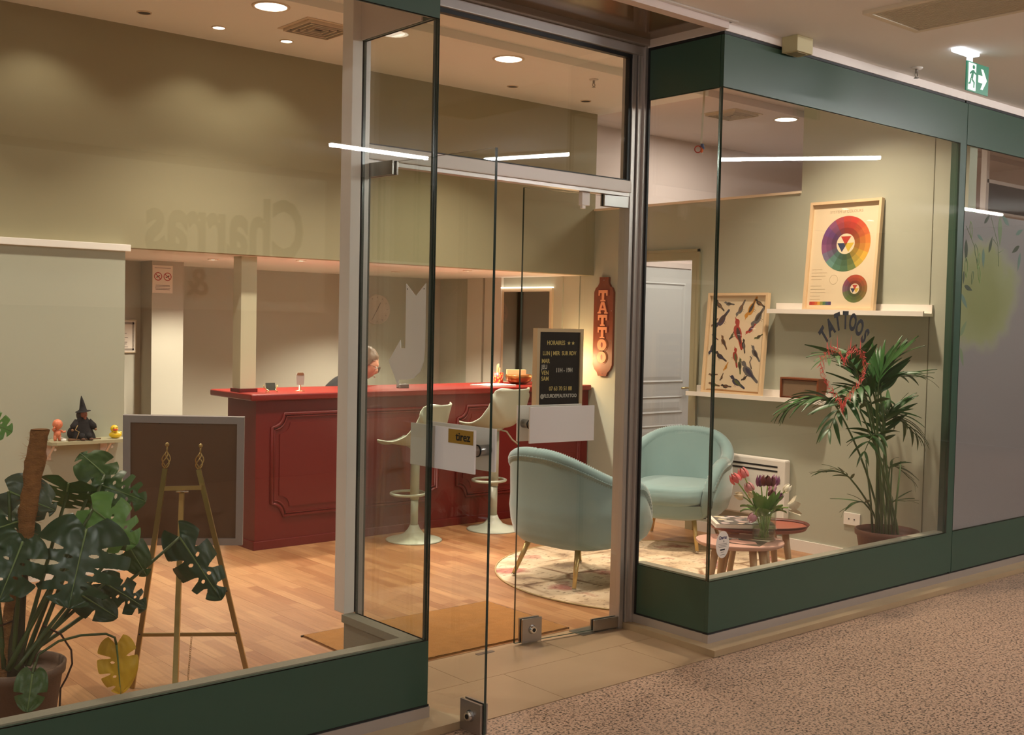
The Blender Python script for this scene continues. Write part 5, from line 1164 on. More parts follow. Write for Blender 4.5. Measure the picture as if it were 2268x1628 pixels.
def monstera_leaf(base, tip, width, m, slits=4, curl=0.10, droop=0.14, side=0.0, seed=0, depth=0.42, both=True, hint=None):
    base, tip = Vector(base), Vector(tip); L = (tip-base).length; ax = (tip-base).normalized()
    view = (CAM-base).normalized(); nrm = (hint if hint is not None else view*0.8+Vector((0, 0, 0.55))+ax.cross(view)*side)
    M = frame(base, ax, nrm.cross(ax)) @ Matrix.Diagonal((L, L, L, 1))
    rn = random.Random(seed); W_ = width/L; NS_, NU = 220, 30; mb = MB()
    for sg in (-1, 1):
        cents = [0.34+0.46*(k+rn.uniform(-0.18, 0.18))/max(1, slits-1) if slits > 1 else 0.55 for k in range(slits)]
        if not both and sg > 0: cents = cents[:1]
        hw = [rn.uniform(0.026, 0.044) for _ in cents]; u0 = [rn.uniform(depth-0.12, depth+0.10) for _ in cents]
        holes = [(c+0.07, rn.uniform(0.22, 0.3)) for c in cents[:-1]] if slits > 2 else []
        vs = []
        for i in range(NS_+1):
            s = i/NS_; a = PI*(1-s)*0.93
            k_ = 1-sum(0.13*math.exp(-((s-c)/0.030)**2) for c in cents)
            ox = 0.40+0.60*math.cos(a); oy = W_*0.98*max(0.0, math.sin(a))**0.72*(1-0.25*s*s)*k_
            mx_ = s**1.15
            for j in range(NU+1):
                u = j/NU; xx = mx_*(1-u)+(0.35*mx_+0.65*ox if ox > mx_ else ox)*u; yy = oy*u*sg
                z = -curl*(yy/W_)**2*W_*1.4-droop*max(0, xx)**2+0.035*math.sin(11*s+3*u+seed)*u*u+0.02*noise.noise(Vector((s*6, u*4, seed+sg)))
                vs.append((xx, yy, z))
        fs = []
        for i in range(NS_):
            s = (i+0.5)/NS_
            for j in range(NU):
                u = (j+0.5)/NU; cut = False
                for c, h, q in zip(cents, hw, u0):
                    if u > q and abs(s-c) < h*(0.45*min(1, (u-q)*8)+0.75*(u-q)/(1-q)): cut = True
                for (hc, hu) in holes:
                    if ((s-hc)/0.020)**2+((u-hu)/0.10)**2 < 1: cut = True
                if cut: continue
                f_ = (i*(NU+1)+j, (i+1)*(NU+1)+j, (i+1)*(NU+1)+j+1, i*(NU+1)+j+1); fs.append(f_ if sg > 0 else f_[::-1])
        mb.add(vs, fs, 0, True, M)
    lo = mb.build('leaf', m, mo)
    MB().tube([M @ Vector((s, 0, -droop*s*s+0.004)) for s in [k/10 for k in range(11)]], [0.004*(1-0.75*k/10) for k in range(11)], 6).build('midrib', MRIB, lo)
    return lo
def petiole(a, b, r=0.006, sag=0.0, lift=0.05):
    a, b = Vector(a), Vector(b); c = a.lerp(b, 0.5)+Vector((0, 0, lift))
    MB().tube([((1-f)**2)*a+2*f*(1-f)*c+f*f*b for f in [k/10 for k in range(11)]], [r*(1.35-0.5*k/10) for k in range(11)], 8).build('petiole', MPET, mo)
y0 = mc.y
crown = Vector((mc.x+0.0, mc.y, 0.36))
A = lambda x, y, dy=0.0: px(x, y, Y=y0+dy)
specs = [  # base px, tip px, width (m), material, slits
    ((192, 1172, -0.12), (150, 1345, -0.20), 0.172, MLEAF, 4, 0.20, 0.10, 0.0),
    ((206, 1128, 0.00), (308, 1205, -0.06), 0.105, MNEW, 3, 0.20, 0.20, 0.25),
    ((398, 1190, 0.10), (492, 1330, 0.02), 0.092, MLEAF, 3, 0.40, 0.05, 0.25),
    ((152, 1070, 0.22), (140, 1128, 0.26), 0.120, MMID, 3, 0.12, 0.10, 0.0),
    ((205, 1070, 0.24), (312, 1098, 0.10), 0.100, MMID, 4, 0.35, 0.32, 0.3),
    ((232, 1052, 0.20), (178, 1000, 0.28), 0.085, MMID, 2, 0.10, 0.10, 0.0),
    ((20, 1088, 0.05), (122, 1132, -0.02), 0.085, mat('grey_lit_monstera_leaf', S(84, 98, 78), 0.3), 2, 0.22, 0.12, 0.6),  # grey of the light falling on this leaf is put into its colour
    ((60, 1150, 0.05), (-50, 1180, 0.0), 0.105, MLEAF, 3, 0.15, 0.12, 0.0),
    ((50, 1200, -0.10), (0, 1330, -0.16), 0.110, MLEAF, 3, 0.2, 0.15, -0.3),
    ((170, 1312, 0.0), (262, 1368, -0.05), 0.060, MLEAF, 1, 0.25, 0.04, 0.2),
    ((232, 1292, 0.05), (330, 1348, 0.0), 0.070, MLEAF, 3, 0.30, 0.20, 0.3),
    ((276, 1195, 0.10), (326, 1278, 0.06), 0.060, MMID, 2, 0.3, 0.12, 0.3),
    ((258, 1428, 0.0), (268, 1538, -0.03), 0.075, MYEL, 3, 0.15, 0.06, 0.0),
    ((72, 1492, -0.22), (60, 1578, -0.25), 0.055, MMID, 1, 0.2, 0.05, 0.0),
    ((-40, 930, 0.1), (28, 952, 0.06), 0.06, MNEW, 3, 0.2, 0.2, 0.2),
]
for k, (b_, t_, wd, m, sl, cu, dr, sd) in enumerate(specs):
    monstera_leaf(A(*b_), A(*t_), wd, m, sl, cu, dr, sd, seed=k, both=(k != 12))
for (b_, lift) in (((192, 1172, -0.12), 0.02), ((206, 1128, 0.0), 0.03), ((398, 1190, 0.10), -0.05), ((150, 1090, 0.22), 0.02), ((205, 1070, 0.24), 0.0), ((232, 1052, 0.2), 0.0), ((20, 1088, 0.05), 0.0), ((60, 1150, 0.05), 0.0), ((50, 1200, -0.10), 0.02), ((170, 1312, 0.0), 0.0), ((232, 1292, 0.05), 0.0), ((276, 1195, 0.10), 0.0), ((-40, 930, 0.1), 0.0)):
    petiole(crown+Vector((random.uniform(-0.04, 0.04), random.uniform(-0.03, 0.03), -0.06)), A(*b_), 0.0065, 0, lift)
# long petiole of the yellow leaf, low leaf stalk and hanging root
s0 = Vector((mc.x+0.05, mc.y-0.02, 0.275))
MB().tube([s0, A(85, 1450), A(130, 1420), A(180, 1407), A(235, 1404), A(254, 1412), A(258, 1428)], 0.0045, 8).build('petiole', MPET, mo)
MB().tube([s0, A(78, 1468, -0.12), A(74, 1480, -0.2), A(72, 1492, -0.22)], 0.004, 8).build('petiole', MPET, mo)
RT = mat('aerial_root', S(72, 44, 28), 0.8)
MB().tube([A(95, 1385), A(135, 1405), A(158, 1440), A(160, 1470), A(148, 1500), A(134, 1525), A(131, 1600, -0.05)], 0.0035, 7).build('aerial_root', RT, mo)
MB().tube([A(30, 1375), A(-10, 1390), A(-60, 1420)], 0.003, 7).build('aerial_root', RT, mo)
MB().tube([Vector((mc.x, mc.y, 0.25)), crown, crown+Vector((0.02, 0.02, 0.2)), crown+Vector((0.05, 0.02, 0.4))], [0.028, 0.026, 0.02, 0.012], 12).build('stem', mat('monstera_stem', S(62, 58, 36), 0.7, var=0.2, vscale=20), mo)

# ------------------------------------------------------------------ easel with the back of a framed picture
ea = thing('easel', 'gold metal display easel seen from behind', 'easel', (-0.47, 0.98, 0))
def bar(mb, a, b, w_, d_, up=None):
    a, b = Vector(a), Vector(b); ax = (b-a); L = ax.length; s = ax.cross(CF).normalized() if up is None else Vector(up)
    mb.box((0, -w_/2, -d_/2), (L, w_/2, d_/2), M=frame(a, ax, s)); return mb
EP = lambda x, y, D: px(x, y, D=D)
lt, lb_ = EP(366, 1038, 4.50), px(293, 1524, Z=0.0)
rt, rb_ = EP(440, 1040, 4.56), px(552, 1512, Z=0.0)
for (a, b) in ((lt, lb_), (rt, rb_)): bar(MB(), b, a, 0.019, 0.012).build('leg', GOLD, ea)
rf = px(384, 1640, Z=0.0); bar(MB(), rf, EP(403, 1090, 4.50), 0.019, 0.012).build('rear_leg', GOLD, ea)
bar(MB(), EP(363, 1082, 4.50), EP(446, 1080, 4.55), 0.017, 0.012).build('crossbar', GOLD, ea)
bar(MB(), lt.lerp(lb_, (1406-1038)/(1524-1038)), rt.lerp(rb_, (1404-1040)/(1512-1040)), 0.013, 0.012).build('crossbar', GOLD, ea)
MB().tube([EP(390, 1089, 4.49), EP(418, 1089, 4.49)], 0.004, 8).build('hinge_pin', CHROME, ea)
for tp_ in (lt, rt):
    s = 1 if tp_ is lt else -1; up = Vector((0, 0, 1))
    for k in range(4):
        P_ = []
        for q in range(15):
            f = q/14; a = 2*PI*(k/4)+f*PI*0.9; r = 0.017*math.sin(PI*f)**0.8*(1.2-0.4*f)
            P_.append(tp_+CR*(r*math.cos(a)+0.006*f)+CF*r*math.sin(a)+up*(0.070*f))
        MB().tube(P_, 0.0024, 6).build('finial_strand', GOLD, ea)
    MB().tube([tp_+CR*0.006+up*0.068, tp_+CR*0.007+up*0.09], 0.0035, 8).ball(tp_+CR*0.007+up*0.097, 0.0085, n=12, m=8).build('finial', GOLD, ea)
chm = MB(); ca = lt.lerp(lb_, 0.757).lerp(rt.lerp(rb_, 0.771), 0.53)-CF*0.01
for k in range(26): chm.tube([ca+Vector((0, 0, -0.008*k))+CR*(0.003*math.cos(a)-0.0006*k)+(CF if k % 2 else CR)*0.0 + Vector((0, 0, 0.005*math.sin(a))) for a in [2*PI*j/8 for j in range(8)]], 0.0009, 4, closed=True)
chm.build('chain', GOLD, ea)
for (x_, y_, D_) in ((502, 1309, 4.55), (523, 1402, 4.55), (309, 1405, 4.44)): MB().ball(EP(x_, y_, D_), 0.004, n=10, m=6).build('screw', BLACK, ea)
pf = thing('framed_picture', 'large framed picture seen from its brown back on the easel', 'picture', px(405, 1207, D=4.75))
TL, TR, BL, BR = EP(270, 919, 4.66), EP(538, 924, 4.74), EP(275, 1207, 4.74), EP(541, 1207, 4.82)
xx = (TR-TL+BR-BL)/2; yy = (TL-BL+TR-BR)/2; cen = (TL+TR+BL+BR)/4; Mf = frame(cen, xx, yy); W2, H2 = xx.length/2, yy.length/2; b_ = 0.030
for (p, q) in (((-W2, H2-b_), (W2, H2)), ((-W2, -H2), (W2, -H2+b_)), ((-W2, -H2+b_), (-W2+b_, H2-b_)), ((W2-b_, -H2+b_), (W2, H2-b_))):
    MB().box((p[0], p[1], -0.02), (q[0], q[1], 0.006), M=Mf).build('frame_bar', mat('silver_grey_frame', S(168, 160, 158), 0.5, 0.15), pf)
MB().box((-W2+b_, -H2+b_, -0.012), (W2-b_, H2-b_, -0.002), M=Mf).build('backboard', mat('brown_hardboard', S(112, 82, 58), 0.7, var=0.10, vscale=4), pf)
MB().box((-W2*0.80, -0.02, -0.001), (-W2*0.70, -0.014, 0.0), M=Mf).build('staple', CHROME, pf)
for (fx, fy) in ((-0.89, 0.3), (-0.89, -0.2), (0.89, 0.45), (0.89, 0.05), (-0.4, 0.89), (0.3, 0.89)):
    MB().box((fx*W2-0.003, fy*H2-0.003, -0.002), (fx*W2+0.003, fy*H2+0.003, 0.001), M=Mf).build('clip', BLACK, pf)

# ------------------------------------------------------------------ little shelf on the partition
YW = YB-0.05
sh = thing('wall_shelf', 'small sage shelf on the partition wall', 'shelf', (-0.18, YW, 0.77))
ZS = 0.788; SX0, SX1, SY0 = -0.395, 0.045, YW-0.165
pl_ = [(SX0+0.035, SY0), (SX1, SY0), (SX1, YW), (SX0, YW), (SX0, SY0+0.045), (SX0+0.01, SY0+0.015)]
MB().prism(pl_, ZS-0.018, ZS).build('board', mat('sage_shelf', S(176, 170, 138), 0.5), sh)
for bx in (SX0+0.035, SX1-0.09):
    m = MB().box((bx-0.02, YW-0.006, ZS-0.115), (bx+0.02, YW, ZS-0.018)).box((bx-0.014, SY0+0.03, ZS-0.026), (bx+0.014, YW, ZS-0.018))
    bar(m, (bx, YW-0.005, ZS-0.108), (bx, SY0+0.05, ZS-0.024), 0.012, 0.006, up=(1, 0, 0))
    m.build('bracket', mat('white_bracket', S(222, 206, 198), 0.5), sh)
    MB().ball((bx+0.004, SY0+0.045, ZS-0.045), 0.008, n=10, m=6).build('bolt', WHITE, sh)
# baby doll
PINKD = mat('pink_vinyl', S(226, 132, 96), 0.4)
dc = px(127, 967, Y=3.0); dc = Vector((dc.x, 3.0, ZS))
dl_ = thing('baby_doll', 'small pink plastic baby doll on the wall shelf', 'doll', dc)
o = dc
MB().ball(o+Vector((0, 0, 0.042)), 0.021, n=16, m=10, sc=(0.95, 0.85, 1.15)).build('torso', PINKD, dl_)
MB().ball(o+Vector((0, -0.002, 0.093)), 0.027, n=18, m=12, sc=(1, 0.95, 1.08)).build('head', PINKD, dl_)
for s in (-1, 1):
    MB().tube([o+Vector((s*0.010, 0, 0.032)), o+Vector((s*0.012, 0, 0.012)), o+Vector((s*0.012, -0.004, 0.004))], [0.011, 0.009, 0.008], 10).build('leg', PINKD, dl_)
    MB().ball(o+Vector((s*0.010, -0.024, 0.092)), 0.0025, n=8, m=6).build('eye', BLACK, dl_)
MB().tube([o+Vector((0.016, 0, 0.058)), o+Vector((0.03, -0.008, 0.05)), o+Vector((0.042, -0.012, 0.053))], [0.008, 0.006, 0.005], 8).build('arm', PINKD, dl_)
MB().tube([o+Vector((-0.016, 0, 0.058)), o+Vector((-0.026, -0.008, 0.066)), o+Vector((-0.02, -0.018, 0.08))], [0.008, 0.006, 0.005], 8).build('arm', PINKD, dl_)
cc = px(141, 969, Y=2.965); cc = Vector((cc.x, 2.965, ZS))
cp_ = thing('bottle_cap', 'white flip-top cap between the dolls on the shelf', 'cap', cc)
MB().cyl(cc, 0.014, 0.014, 18).build('cap_base', WHITE, cp_)
MB().box((-0.022, -0.008, 0.014), (0.008, 0.008, 0.019), M=Matrix.Translation(cc) @ Matrix.Rotation(0.35, 4, 'Y')).build('lid', WHITE, cp_)
# seated witch doll
WB = mat('black_cloth', S(24, 22, 24), 0.9, bump=0.3, bscale=90)
wc_ = px(183, 968, Y=3.01); o = Vector((wc_.x, 3.01, ZS))
wt = thing('witch_doll', 'seated witch doll in black with pointed hat and broom', 'doll', o)
def robe(u, v):
    a = 2*PI*u; r = [0.062, 0.060, 0.052, 0.046, 0.040, 0.036, 0.022][min(6, int(v*6))]; r2 = [0.062, 0.060, 0.052, 0.046, 0.040, 0.036, 0.022][min(6, int(v*6)+1)]; f = v*6-int(v*6); r = r*(1-f)+r2*f
    r *= 1+0.13*math.sin(5*a+2)*(1-v)+0.05*noise.noise(Vector((math.cos(a)*3, math.sin(a)*3, v*5)))
    return o+Vector((r*math.cos(a)*1.05, r*math.sin(a)*0.72, 0.002+0.125*v))
MB().grid(robe, 30, 12, closeu=True).build('robe', WB, wt)
for s in (-1, 1):
    MB().tube([o+Vector((s*0.03, 0, 0.105)), o+Vector((s*0.055, -0.012, 0.075)), o+Vector((s*0.062, -0.02, 0.062))], [0.018, 0.020, 0.012], 10).build('sleeve', WB, wt)
    MB().ball(o+Vector((s*0.064, -0.022, 0.058)), 0.008, n=10, m=6).build('hand', mat('doll_hand', S(150, 110, 80), 0.6), wt)
    MB().tube([o+Vector((s*0.018, -0.035, 0.03)), o+Vector((s*0.022, -0.055, 0.010))], [0.018, 0.012], 10).build('knee', WB, wt)
    MB().ball(o+Vector((s*0.022+0.004, -0.062, 0.008)), 0.011, n=10, m=6, sc=(1.1, 1.5, 0.7)).build('shoe', mat('doll_shoe', S(92, 62, 42), 0.6), wt)
MB().ball(o+Vector((0.004, -0.004, 0.142)), 0.022, n=16, m=10, sc=(0.85, 0.95, 1.1)).ball(o+Vector((0.006, -0.026, 0.138)), 0.007, n=8, m=6, sc=(0.7, 1.3, 0.8)).ball(o+Vector((0.006, -0.018, 0.122)), 0.009, n=8, m=6).build('head', mat('doll_face', S(160, 96, 72), 0.6), wt)
MB().ball(o+Vector((-0.006, 0.012, 0.138)), 0.026, n=14, m=8, sc=(1, 0.8, 1.3)).build('hair', mat('doll_hair', S(70, 64, 60), 0.9), wt)
MB().lathe([(0.042, 0.0), (0.040, 0.003), (0.022, 0.004), (0.016, 0.03), (0.010, 0.06), (0.002, 0.088), (0.0001, 0.089)], (0, 0, 0), 22, M=Matrix.Translation(o+Vector((0.002, 0, 0.158))) @ Matrix.Rotation(-0.12, 4, 'Y')).build('hat', WB, wt)
MB().ball(o+Vector((-0.055, 0.0, 0.038)), 0.034, n=14, m=9, sc=(0.9, 0.7, 1.1)).build('sack', WB, wt)
MB().tube([o+Vector((-0.09, -0.05, 0.006)), o+Vector((0.085, -0.048, 0.007))], 0.0032, 8).tube([o+Vector((-0.095, -0.05, 0.007)), o+Vector((-0.05, -0.05, 0.007))], [0.010, 0.004], 8).build('broom', mat('broom_wood', S(112, 74, 44), 0.7), wt)
MB().tube([o+Vector((-0.04, -0.035, 0.085)), o+Vector((-0.055, -0.04, 0.06)), o+Vector((-0.035, -0.045, 0.05)), o+Vector((-0.05, -0.048, 0.012))], 0.0022, 6).build('cord', mat('twine', S(176, 146, 96), 0.9), wt)
# rubber duck
YEL = mat('yellow_rubber', S(236, 196, 30), 0.4)
kc = px(254, 965, Y=3.0); o = Vector((kc.x, 3.0, ZS))
du = thing('rubber_duck', 'yellow rubber duck with red beak on the shelf end', 'rubber duck', o)
MB().ball(o+Vector((0.004, 0, 0.020)), 0.034, n=20, m=12, sc=(1.05, 0.85, 0.6)).tube([o+Vector((0.025, 0, 0.024)), o+Vector((0.040, 0.004, 0.036))], [0.016, 0.003], 10).build('body', YEL, du)
MB().ball(o+Vector((-0.004, -0.004, 0.055)), 0.0215, n=18, m=12).build('head', YEL, du)
MB().ball(o+Vector((-0.006, -0.026, 0.051)), 0.012, n=14, m=8, sc=(1.25, 0.7, 0.5)).build('beak', mat('red_beak', S(190, 40, 24), 0.4), du)
for s in (-1, 1): MB().ball(o+Vector((-0.005+s*0.0095, -0.0225, 0.062)), 0.003, n=8, m=6).build('eye', BLACK, du)
# ------------------------------------------------------------------ carved TATTOO board on the side wall
a_, b_ = px(1322, 640, X=XR), px(1362, 640, X=XR); yc = (a_.y+b_.y)/2; ztop = px(1342, 614, X=XR).z; zbot = px(1340, 833, X=XR).z
yc = min(yc, YB-0.125)
H = ztop-zbot; ts = thing('tattoo_sign', 'carved wooden board reading TATTOO downwards on the wall', 'sign', (XR, yc, zbot))
Mt = frame((XR, yc, zbot), (0, -1, 0), (0, 0, 1))
hw = 0.108
po = [(-0.045, 0), (0.045, 0), (0.06, 0.03), (0.085, 0.05), (hw, 0.09), (hw, H-0.12), (0.09, H-0.085), (0.07, H-0.075), (0.05, H-0.045), (0.05, H)]
po = po+[(-x_, y_) for x_, y_ in po[::-1]]; po = po[:len(po)//2]+[(-x_, y_) for x_, y_ in [(0.05, H), (0.05, H-0.045), (0.07, H-0.075), (0.09, H-0.085), (hw, H-0.12), (hw, 0.09), (0.085, 0.05), (0.06, 0.03)]]
MB().prism(po, 0, 0.022, M=Mt).build('board', mat('carved_wood', S(116, 52, 24), 0.45, var=0.45, vscale=7, stretch=(6, 6, 1.2)), ts)
def slabT(): return [(-0.05, 0.09), (-0.05, 0.045), (-0.036, 0.045), (-0.036, 0.066), (-0.013, 0.066), (-0.013, 0.012), (-0.026, 0.012), (-0.026, 0), (0.026, 0), (0.026, 0.012), (0.013, 0.012), (0.013, 0.066), (0.036, 0.066), (0.036, 0.045), (0.05, 0.045), (0.05, 0.09)]
LET = mat('carved_letter', S(226, 150, 108), 0.5); DKR = mat('letter_dark_red', S(120, 34, 18), 0.5)  # dark red for the letter edges and counters
step = (H-0.20)/6.0
for k, chh in enumerate('TATTOO'):
    zb = H-0.105-(k+1)*step+0.01; Ml = Mt @ Matrix.Translation((0, zb, 0.022))
    if chh == 'T':
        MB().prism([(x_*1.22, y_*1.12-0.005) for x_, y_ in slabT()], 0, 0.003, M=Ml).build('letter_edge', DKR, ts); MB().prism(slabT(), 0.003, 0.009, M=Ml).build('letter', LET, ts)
    elif chh == 'A':
        po_ = [(-0.056, 0), (-0.018, 0), (-0.018, 0.012), (-0.026, 0.012), (-0.021, 0.028), (0.021, 0.028), (0.026, 0.012), (0.018, 0.012), (0.018, 0), (0.056, 0), (0.056, 0.012), (0.046, 0.012), (0.018, 0.092), (-0.018, 0.092), (-0.046, 0.012), (-0.056, 0.012)]
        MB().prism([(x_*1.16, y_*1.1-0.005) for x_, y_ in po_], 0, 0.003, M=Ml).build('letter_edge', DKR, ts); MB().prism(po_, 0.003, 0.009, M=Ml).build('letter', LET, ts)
        MB().prism([(-0.013, 0.042), (0.013, 0.042), (0.0, 0.072)], 0.009, 0.0095, M=Ml).build('counter', DKR, ts)
    else:
        MB().prism([(0.062*math.cos(2*PI*q/28), 0.045+0.056*math.sin(2*PI*q/28)) for q in range(28)], 0, 0.003, M=Ml).build('letter_edge', mat('letter_rim', S(150, 86, 44), 0.5), ts)
        MB().prism([(0.050*math.cos(2*PI*q/28), 0.045+0.046*math.sin(2*PI*q/28)) for q in range(28)], 0.003, 0.009, M=Ml).build('letter', LET, ts)
        MB().prism([(0.011*math.cos(2*PI*q/16), 0.045+0.022*math.sin(2*PI*q/16)) for q in range(16)], 0.009, 0.0095, M=Ml).build('counter', DKR, ts)
for zz in (0.02, H-0.025, H*0.66, H*0.36): MB().ball(Mt @ Vector((0.0 if zz < 0.03 or zz > H-0.03 else 0.09, zz, 0.022)), 0.004, n=8, m=6).build('screw', STEEL, ts)

# ------------------------------------------------------------------ letter board with opening hours behind the right door leaf
bp = px(1236, 906, Y=0.66); bd_dir = -e2                                  # reading direction
lbw, lbh = 0.275, 0.50
oB = h2+e2*0.335-n2*0.085+Vector((0, 0, 0.972))
lt_ = thing('letter_board', 'black letter board with opening hours in a wooden frame', 'letter board', oB)
Mb = frame(oB, bd_dir, (0, 0, 1))
for (p, q) in (((-lbw/2, 0), (lbw/2, 0.017)), ((-lbw/2, lbh-0.017), (lbw/2, lbh)), ((-lbw/2, 0.017), (-lbw/2+0.017, lbh-0.017)), ((lbw/2-0.017, 0.017), (lbw/2, lbh-0.017))):
    MB().box((p[0], p[1], -0.03), (q[0], q[1], 0.006), M=Mb).build('frame_bar', PALEW, lt_)
MB().box((-lbw/2+0.017, 0.017, -0.02), (lbw/2-0.017, lbh-0.017, -0.002), M=Mb).build('felt', mat('black_felt', S(16, 15, 14), 0.9), lt_)
GL = mat('gold_letters', S(222, 196, 120), 0.4, 0.3); WL = mat('white_letters', S(224, 216, 204), 0.5)
for (s_, x_, z_, sz, m_, al) in (('HORAIRES', -0.022, 0.431, 0.029, GL, 'CENTER'), ('LUN | MER  SUR RDV', 0.0, 0.381, 0.027, GL, 'CENTER'), ('MAR', -0.105, 0.344, 0.029, GL, 'LEFT'), ('JEU', -0.105, 0.316, 0.029, WL, 'LEFT'), ('VEN', -0.105, 0.288, 0.029, GL, 'LEFT'), ('SAM', -0.105, 0.260, 0.029, GL, 'LEFT'),
                                 ('11H - 19H', 0.03, 0.300, 0.029, WL, 'CENTER'), ('07 63 70 51 88', 0.01, 0.212, 0.028, GL, 'CENTER'), ('@FLEURDEPEAUTATTOO', 0.0, 0.177, 0.0235, WL, 'CENTER')):
    put_text('lettering', s_, sz, m_, lt_, Mb @ Matrix.Translation((x_, z_, -0.0015)), 0.0005, 0.0004, al, 0.80)
for x_ in (0.055, 0.08):
    MB().prism([(x_+(0.010 if q % 2 == 0 else 0.0042)*math.sin(PI*q/5), 0.431+(0.010 if q % 2 == 0 else 0.0042)*math.cos(PI*q/5)) for q in range(10)][::-1], -0.0018, -0.0008, M=Mb).build('star', GL, lt_)

# ------------------------------------------------------------------ white hooked arrow on the narrow side pane
ar = thing('arrow_sign', 'white hooked metal arrow on the narrow side pane', 'sign', (0.0, 0.14, 1.26))
Ma = frame((-0.011, 0.155, 1.262), (0, -1, 0), (0, 0, 1))
pa = [(0.004, 0.372), (0.005, 0.148), (0.005, 0.13), (-0.025, 0.13), (-0.028, 0.16), (-0.033, 0.155), (-0.105, 0.078), (-0.040, -0.012), (-0.032, 0.010), (0.02, 0.012), (0.062, 0.020), (0.10, 0.045), (0.122, 0.085), (0.128, 0.14), (0.128, 0.372), (0.066, 0.325)]
MB().prism(pa[::-1], -0.0015, 0.0015, M=Ma @ Matrix.Diagonal((1, 1, -1, 1))).build('plate', mat('white_enamel', S(252, 246, 240), 0.35), ar)
for x_ in (0.013, 0.119): MB().cyl((0, 0, 0), 0.003, 0.004, 10, M=Ma @ Matrix.Translation((x_, 0.352, -0.002))).build('eyelet', GREYINK, ar)
MB().box((0.060, 0.078, -0.0019), (0.082, 0.084, -0.0014), M=Ma).build('maker_mark', GREYINK, ar)

# ------------------------------------------------------------------ lettering and heart on the display window
vt = thing('window_lettering', 'arched black TATTOOS lettering on the display window', 'lettering', (2.645, -0.0068, 1.48))
cx, cz, R0 = 2.645, 1.285, 0.255
word = 'TATTOOS'
for k, chh in enumerate(word):
    a = math.radians(46-92*k/(len(word)-1)); p = Vector((cx-R0*math.sin(a), -0.0068, cz+R0*math.cos(a)))
    x_ = Vector((math.cos(a), 0, math.sin(a))); up_ = Vector((-math.sin(a), 0, math.cos(a)))
    me = put_text('letter', chh, 0.122, INK, vt, frame(p, x_, up_), 0.0003, 0.0055, sx=0.66)
hr = thing('heart_drawing', 'thorny red heart drawn on the display window', 'drawing', (2.645, -0.0068, 1.05))
CORAL = mat('coral_vinyl', S(226, 92, 80), 0.5)
random.seed(9)
def heart(t_, s=1.0):
    x_ = 16*math.sin(t_)**3; z_ = 13*math.cos(t_)-5*math.cos(2*t_)-2*math.cos(3*t_)-math.cos(4*t_)
    return Vector((2.645+x_*0.0131*s, -0.0068, 1.262+z_*0.0115*s))
for q in range(5):
    pts = []
    for k in range(141):
        t_ = 2*PI*k/140; p = heart(t_, 1.0-0.035*q); n_ = Vector((p.x-2.645, 0, p.z-1.262)).normalized()
        pts.append(p+n_*0.010*math.sin(t_*(17+q*4)+q*1.7)+n_*0.006*math.sin(t_*41+q))
    MB().tube(pts[:-1], 0.0011, 4, closed=True, flat=0.2).build('outline', CORAL, hr)
for k in range(60):
    t_ = 2*PI*k/60+0.05; p = heart(t_, random.uniform(0.92, 1.02)); n_ = Vector((p.x-2.645, 0, p.z-1.262)).normalized(); tg = Vector((-n_.z, 0, n_.x))*random.choice((-1, 1))
    d_ = (n_*random.choice((1, 1, -0.8))+tg*random.uniform(0.3, 1.0)).normalized(); ln = random.uniform(0.025, 0.05)
    sd_ = Vector((-d_.z, 0, d_.x))*0.0035
    vs = [p-sd_, p+sd_, p+d_*ln+sd_*0.3*random.uniform(-1, 1)]
    MB().add([v_+Vector((0, -0.0002, 0)) for v_ in vs]+[v_+Vector((0, 0.0002, 0)) for v_ in vs], [(0, 1, 2), (5, 4, 3), (0, 3, 4, 1), (1, 4, 5, 2), (2, 5, 3, 0)]).build('thorn', CORAL, hr)
for x_ in (2.49, 2.58, 2.70, 2.79):
    z_ = 1.395; MB().add([(x_-0.005, -0.007, z_), (x_+0.005, -0.007, z_), (x_+0.004*(1 if x_ > 2.64 else -1), -0.007, z_+0.075), (x_-0.005, -0.0066, z_), (x_+0.005, -0.0066, z_), (x_+0.004*(1 if x_ > 2.64 else -1), -0.0066, z_+0.075)], [(0, 1, 2), (5, 4, 3), (0, 3, 4, 1), (1, 4, 5, 2), (2, 5, 3, 0)]).build('horn', CORAL, hr)
# oval sticker
sk = thing('oval_sticker', 'oval white sticker low on the display window corner', 'sticker', (1.70, -0.0068, 0.42))
Mk = frame((1.698, -0.0068, 0.482), (1, 0, 0), (0, 0, 1))
MB().prism([(0.048*math.cos(2*PI*q/40), 0.064*math.sin(2*PI*q/40)) for q in range(40)], 0, 0.0004, M=Mk).build('oval', PAPER, sk)
put_text('lettering', 'Charras', 0.022, mat('navy_print', S(50, 48, 96), 0.6), sk, Mk @ Matrix.Translation((0, 0.032, 0.0006)), 0.0002, 0.0006, sx=0.8)
put_text('ampersand', '&', 0.014, GREYINK, sk, Mk @ Matrix.Translation((0.008, 0.015, 0.0006)), 0.0002)
for (z_, w_) in ((0.003, 0.03), (-0.004, 0.034), (-0.011, 0.028), (-0.036, 0.012), (-0.048, 0.016)):
    MB().box((-w_, z_-0.001, 0.0004), (w_, z_+0.001, 0.0007), M=Mk).build('print_line', GREYINK, sk)
MB().box((-0.017, -0.028, 0.0004), (0.017, -0.021, 0.0007), M=Mk).build('word_mark', INK, sk)

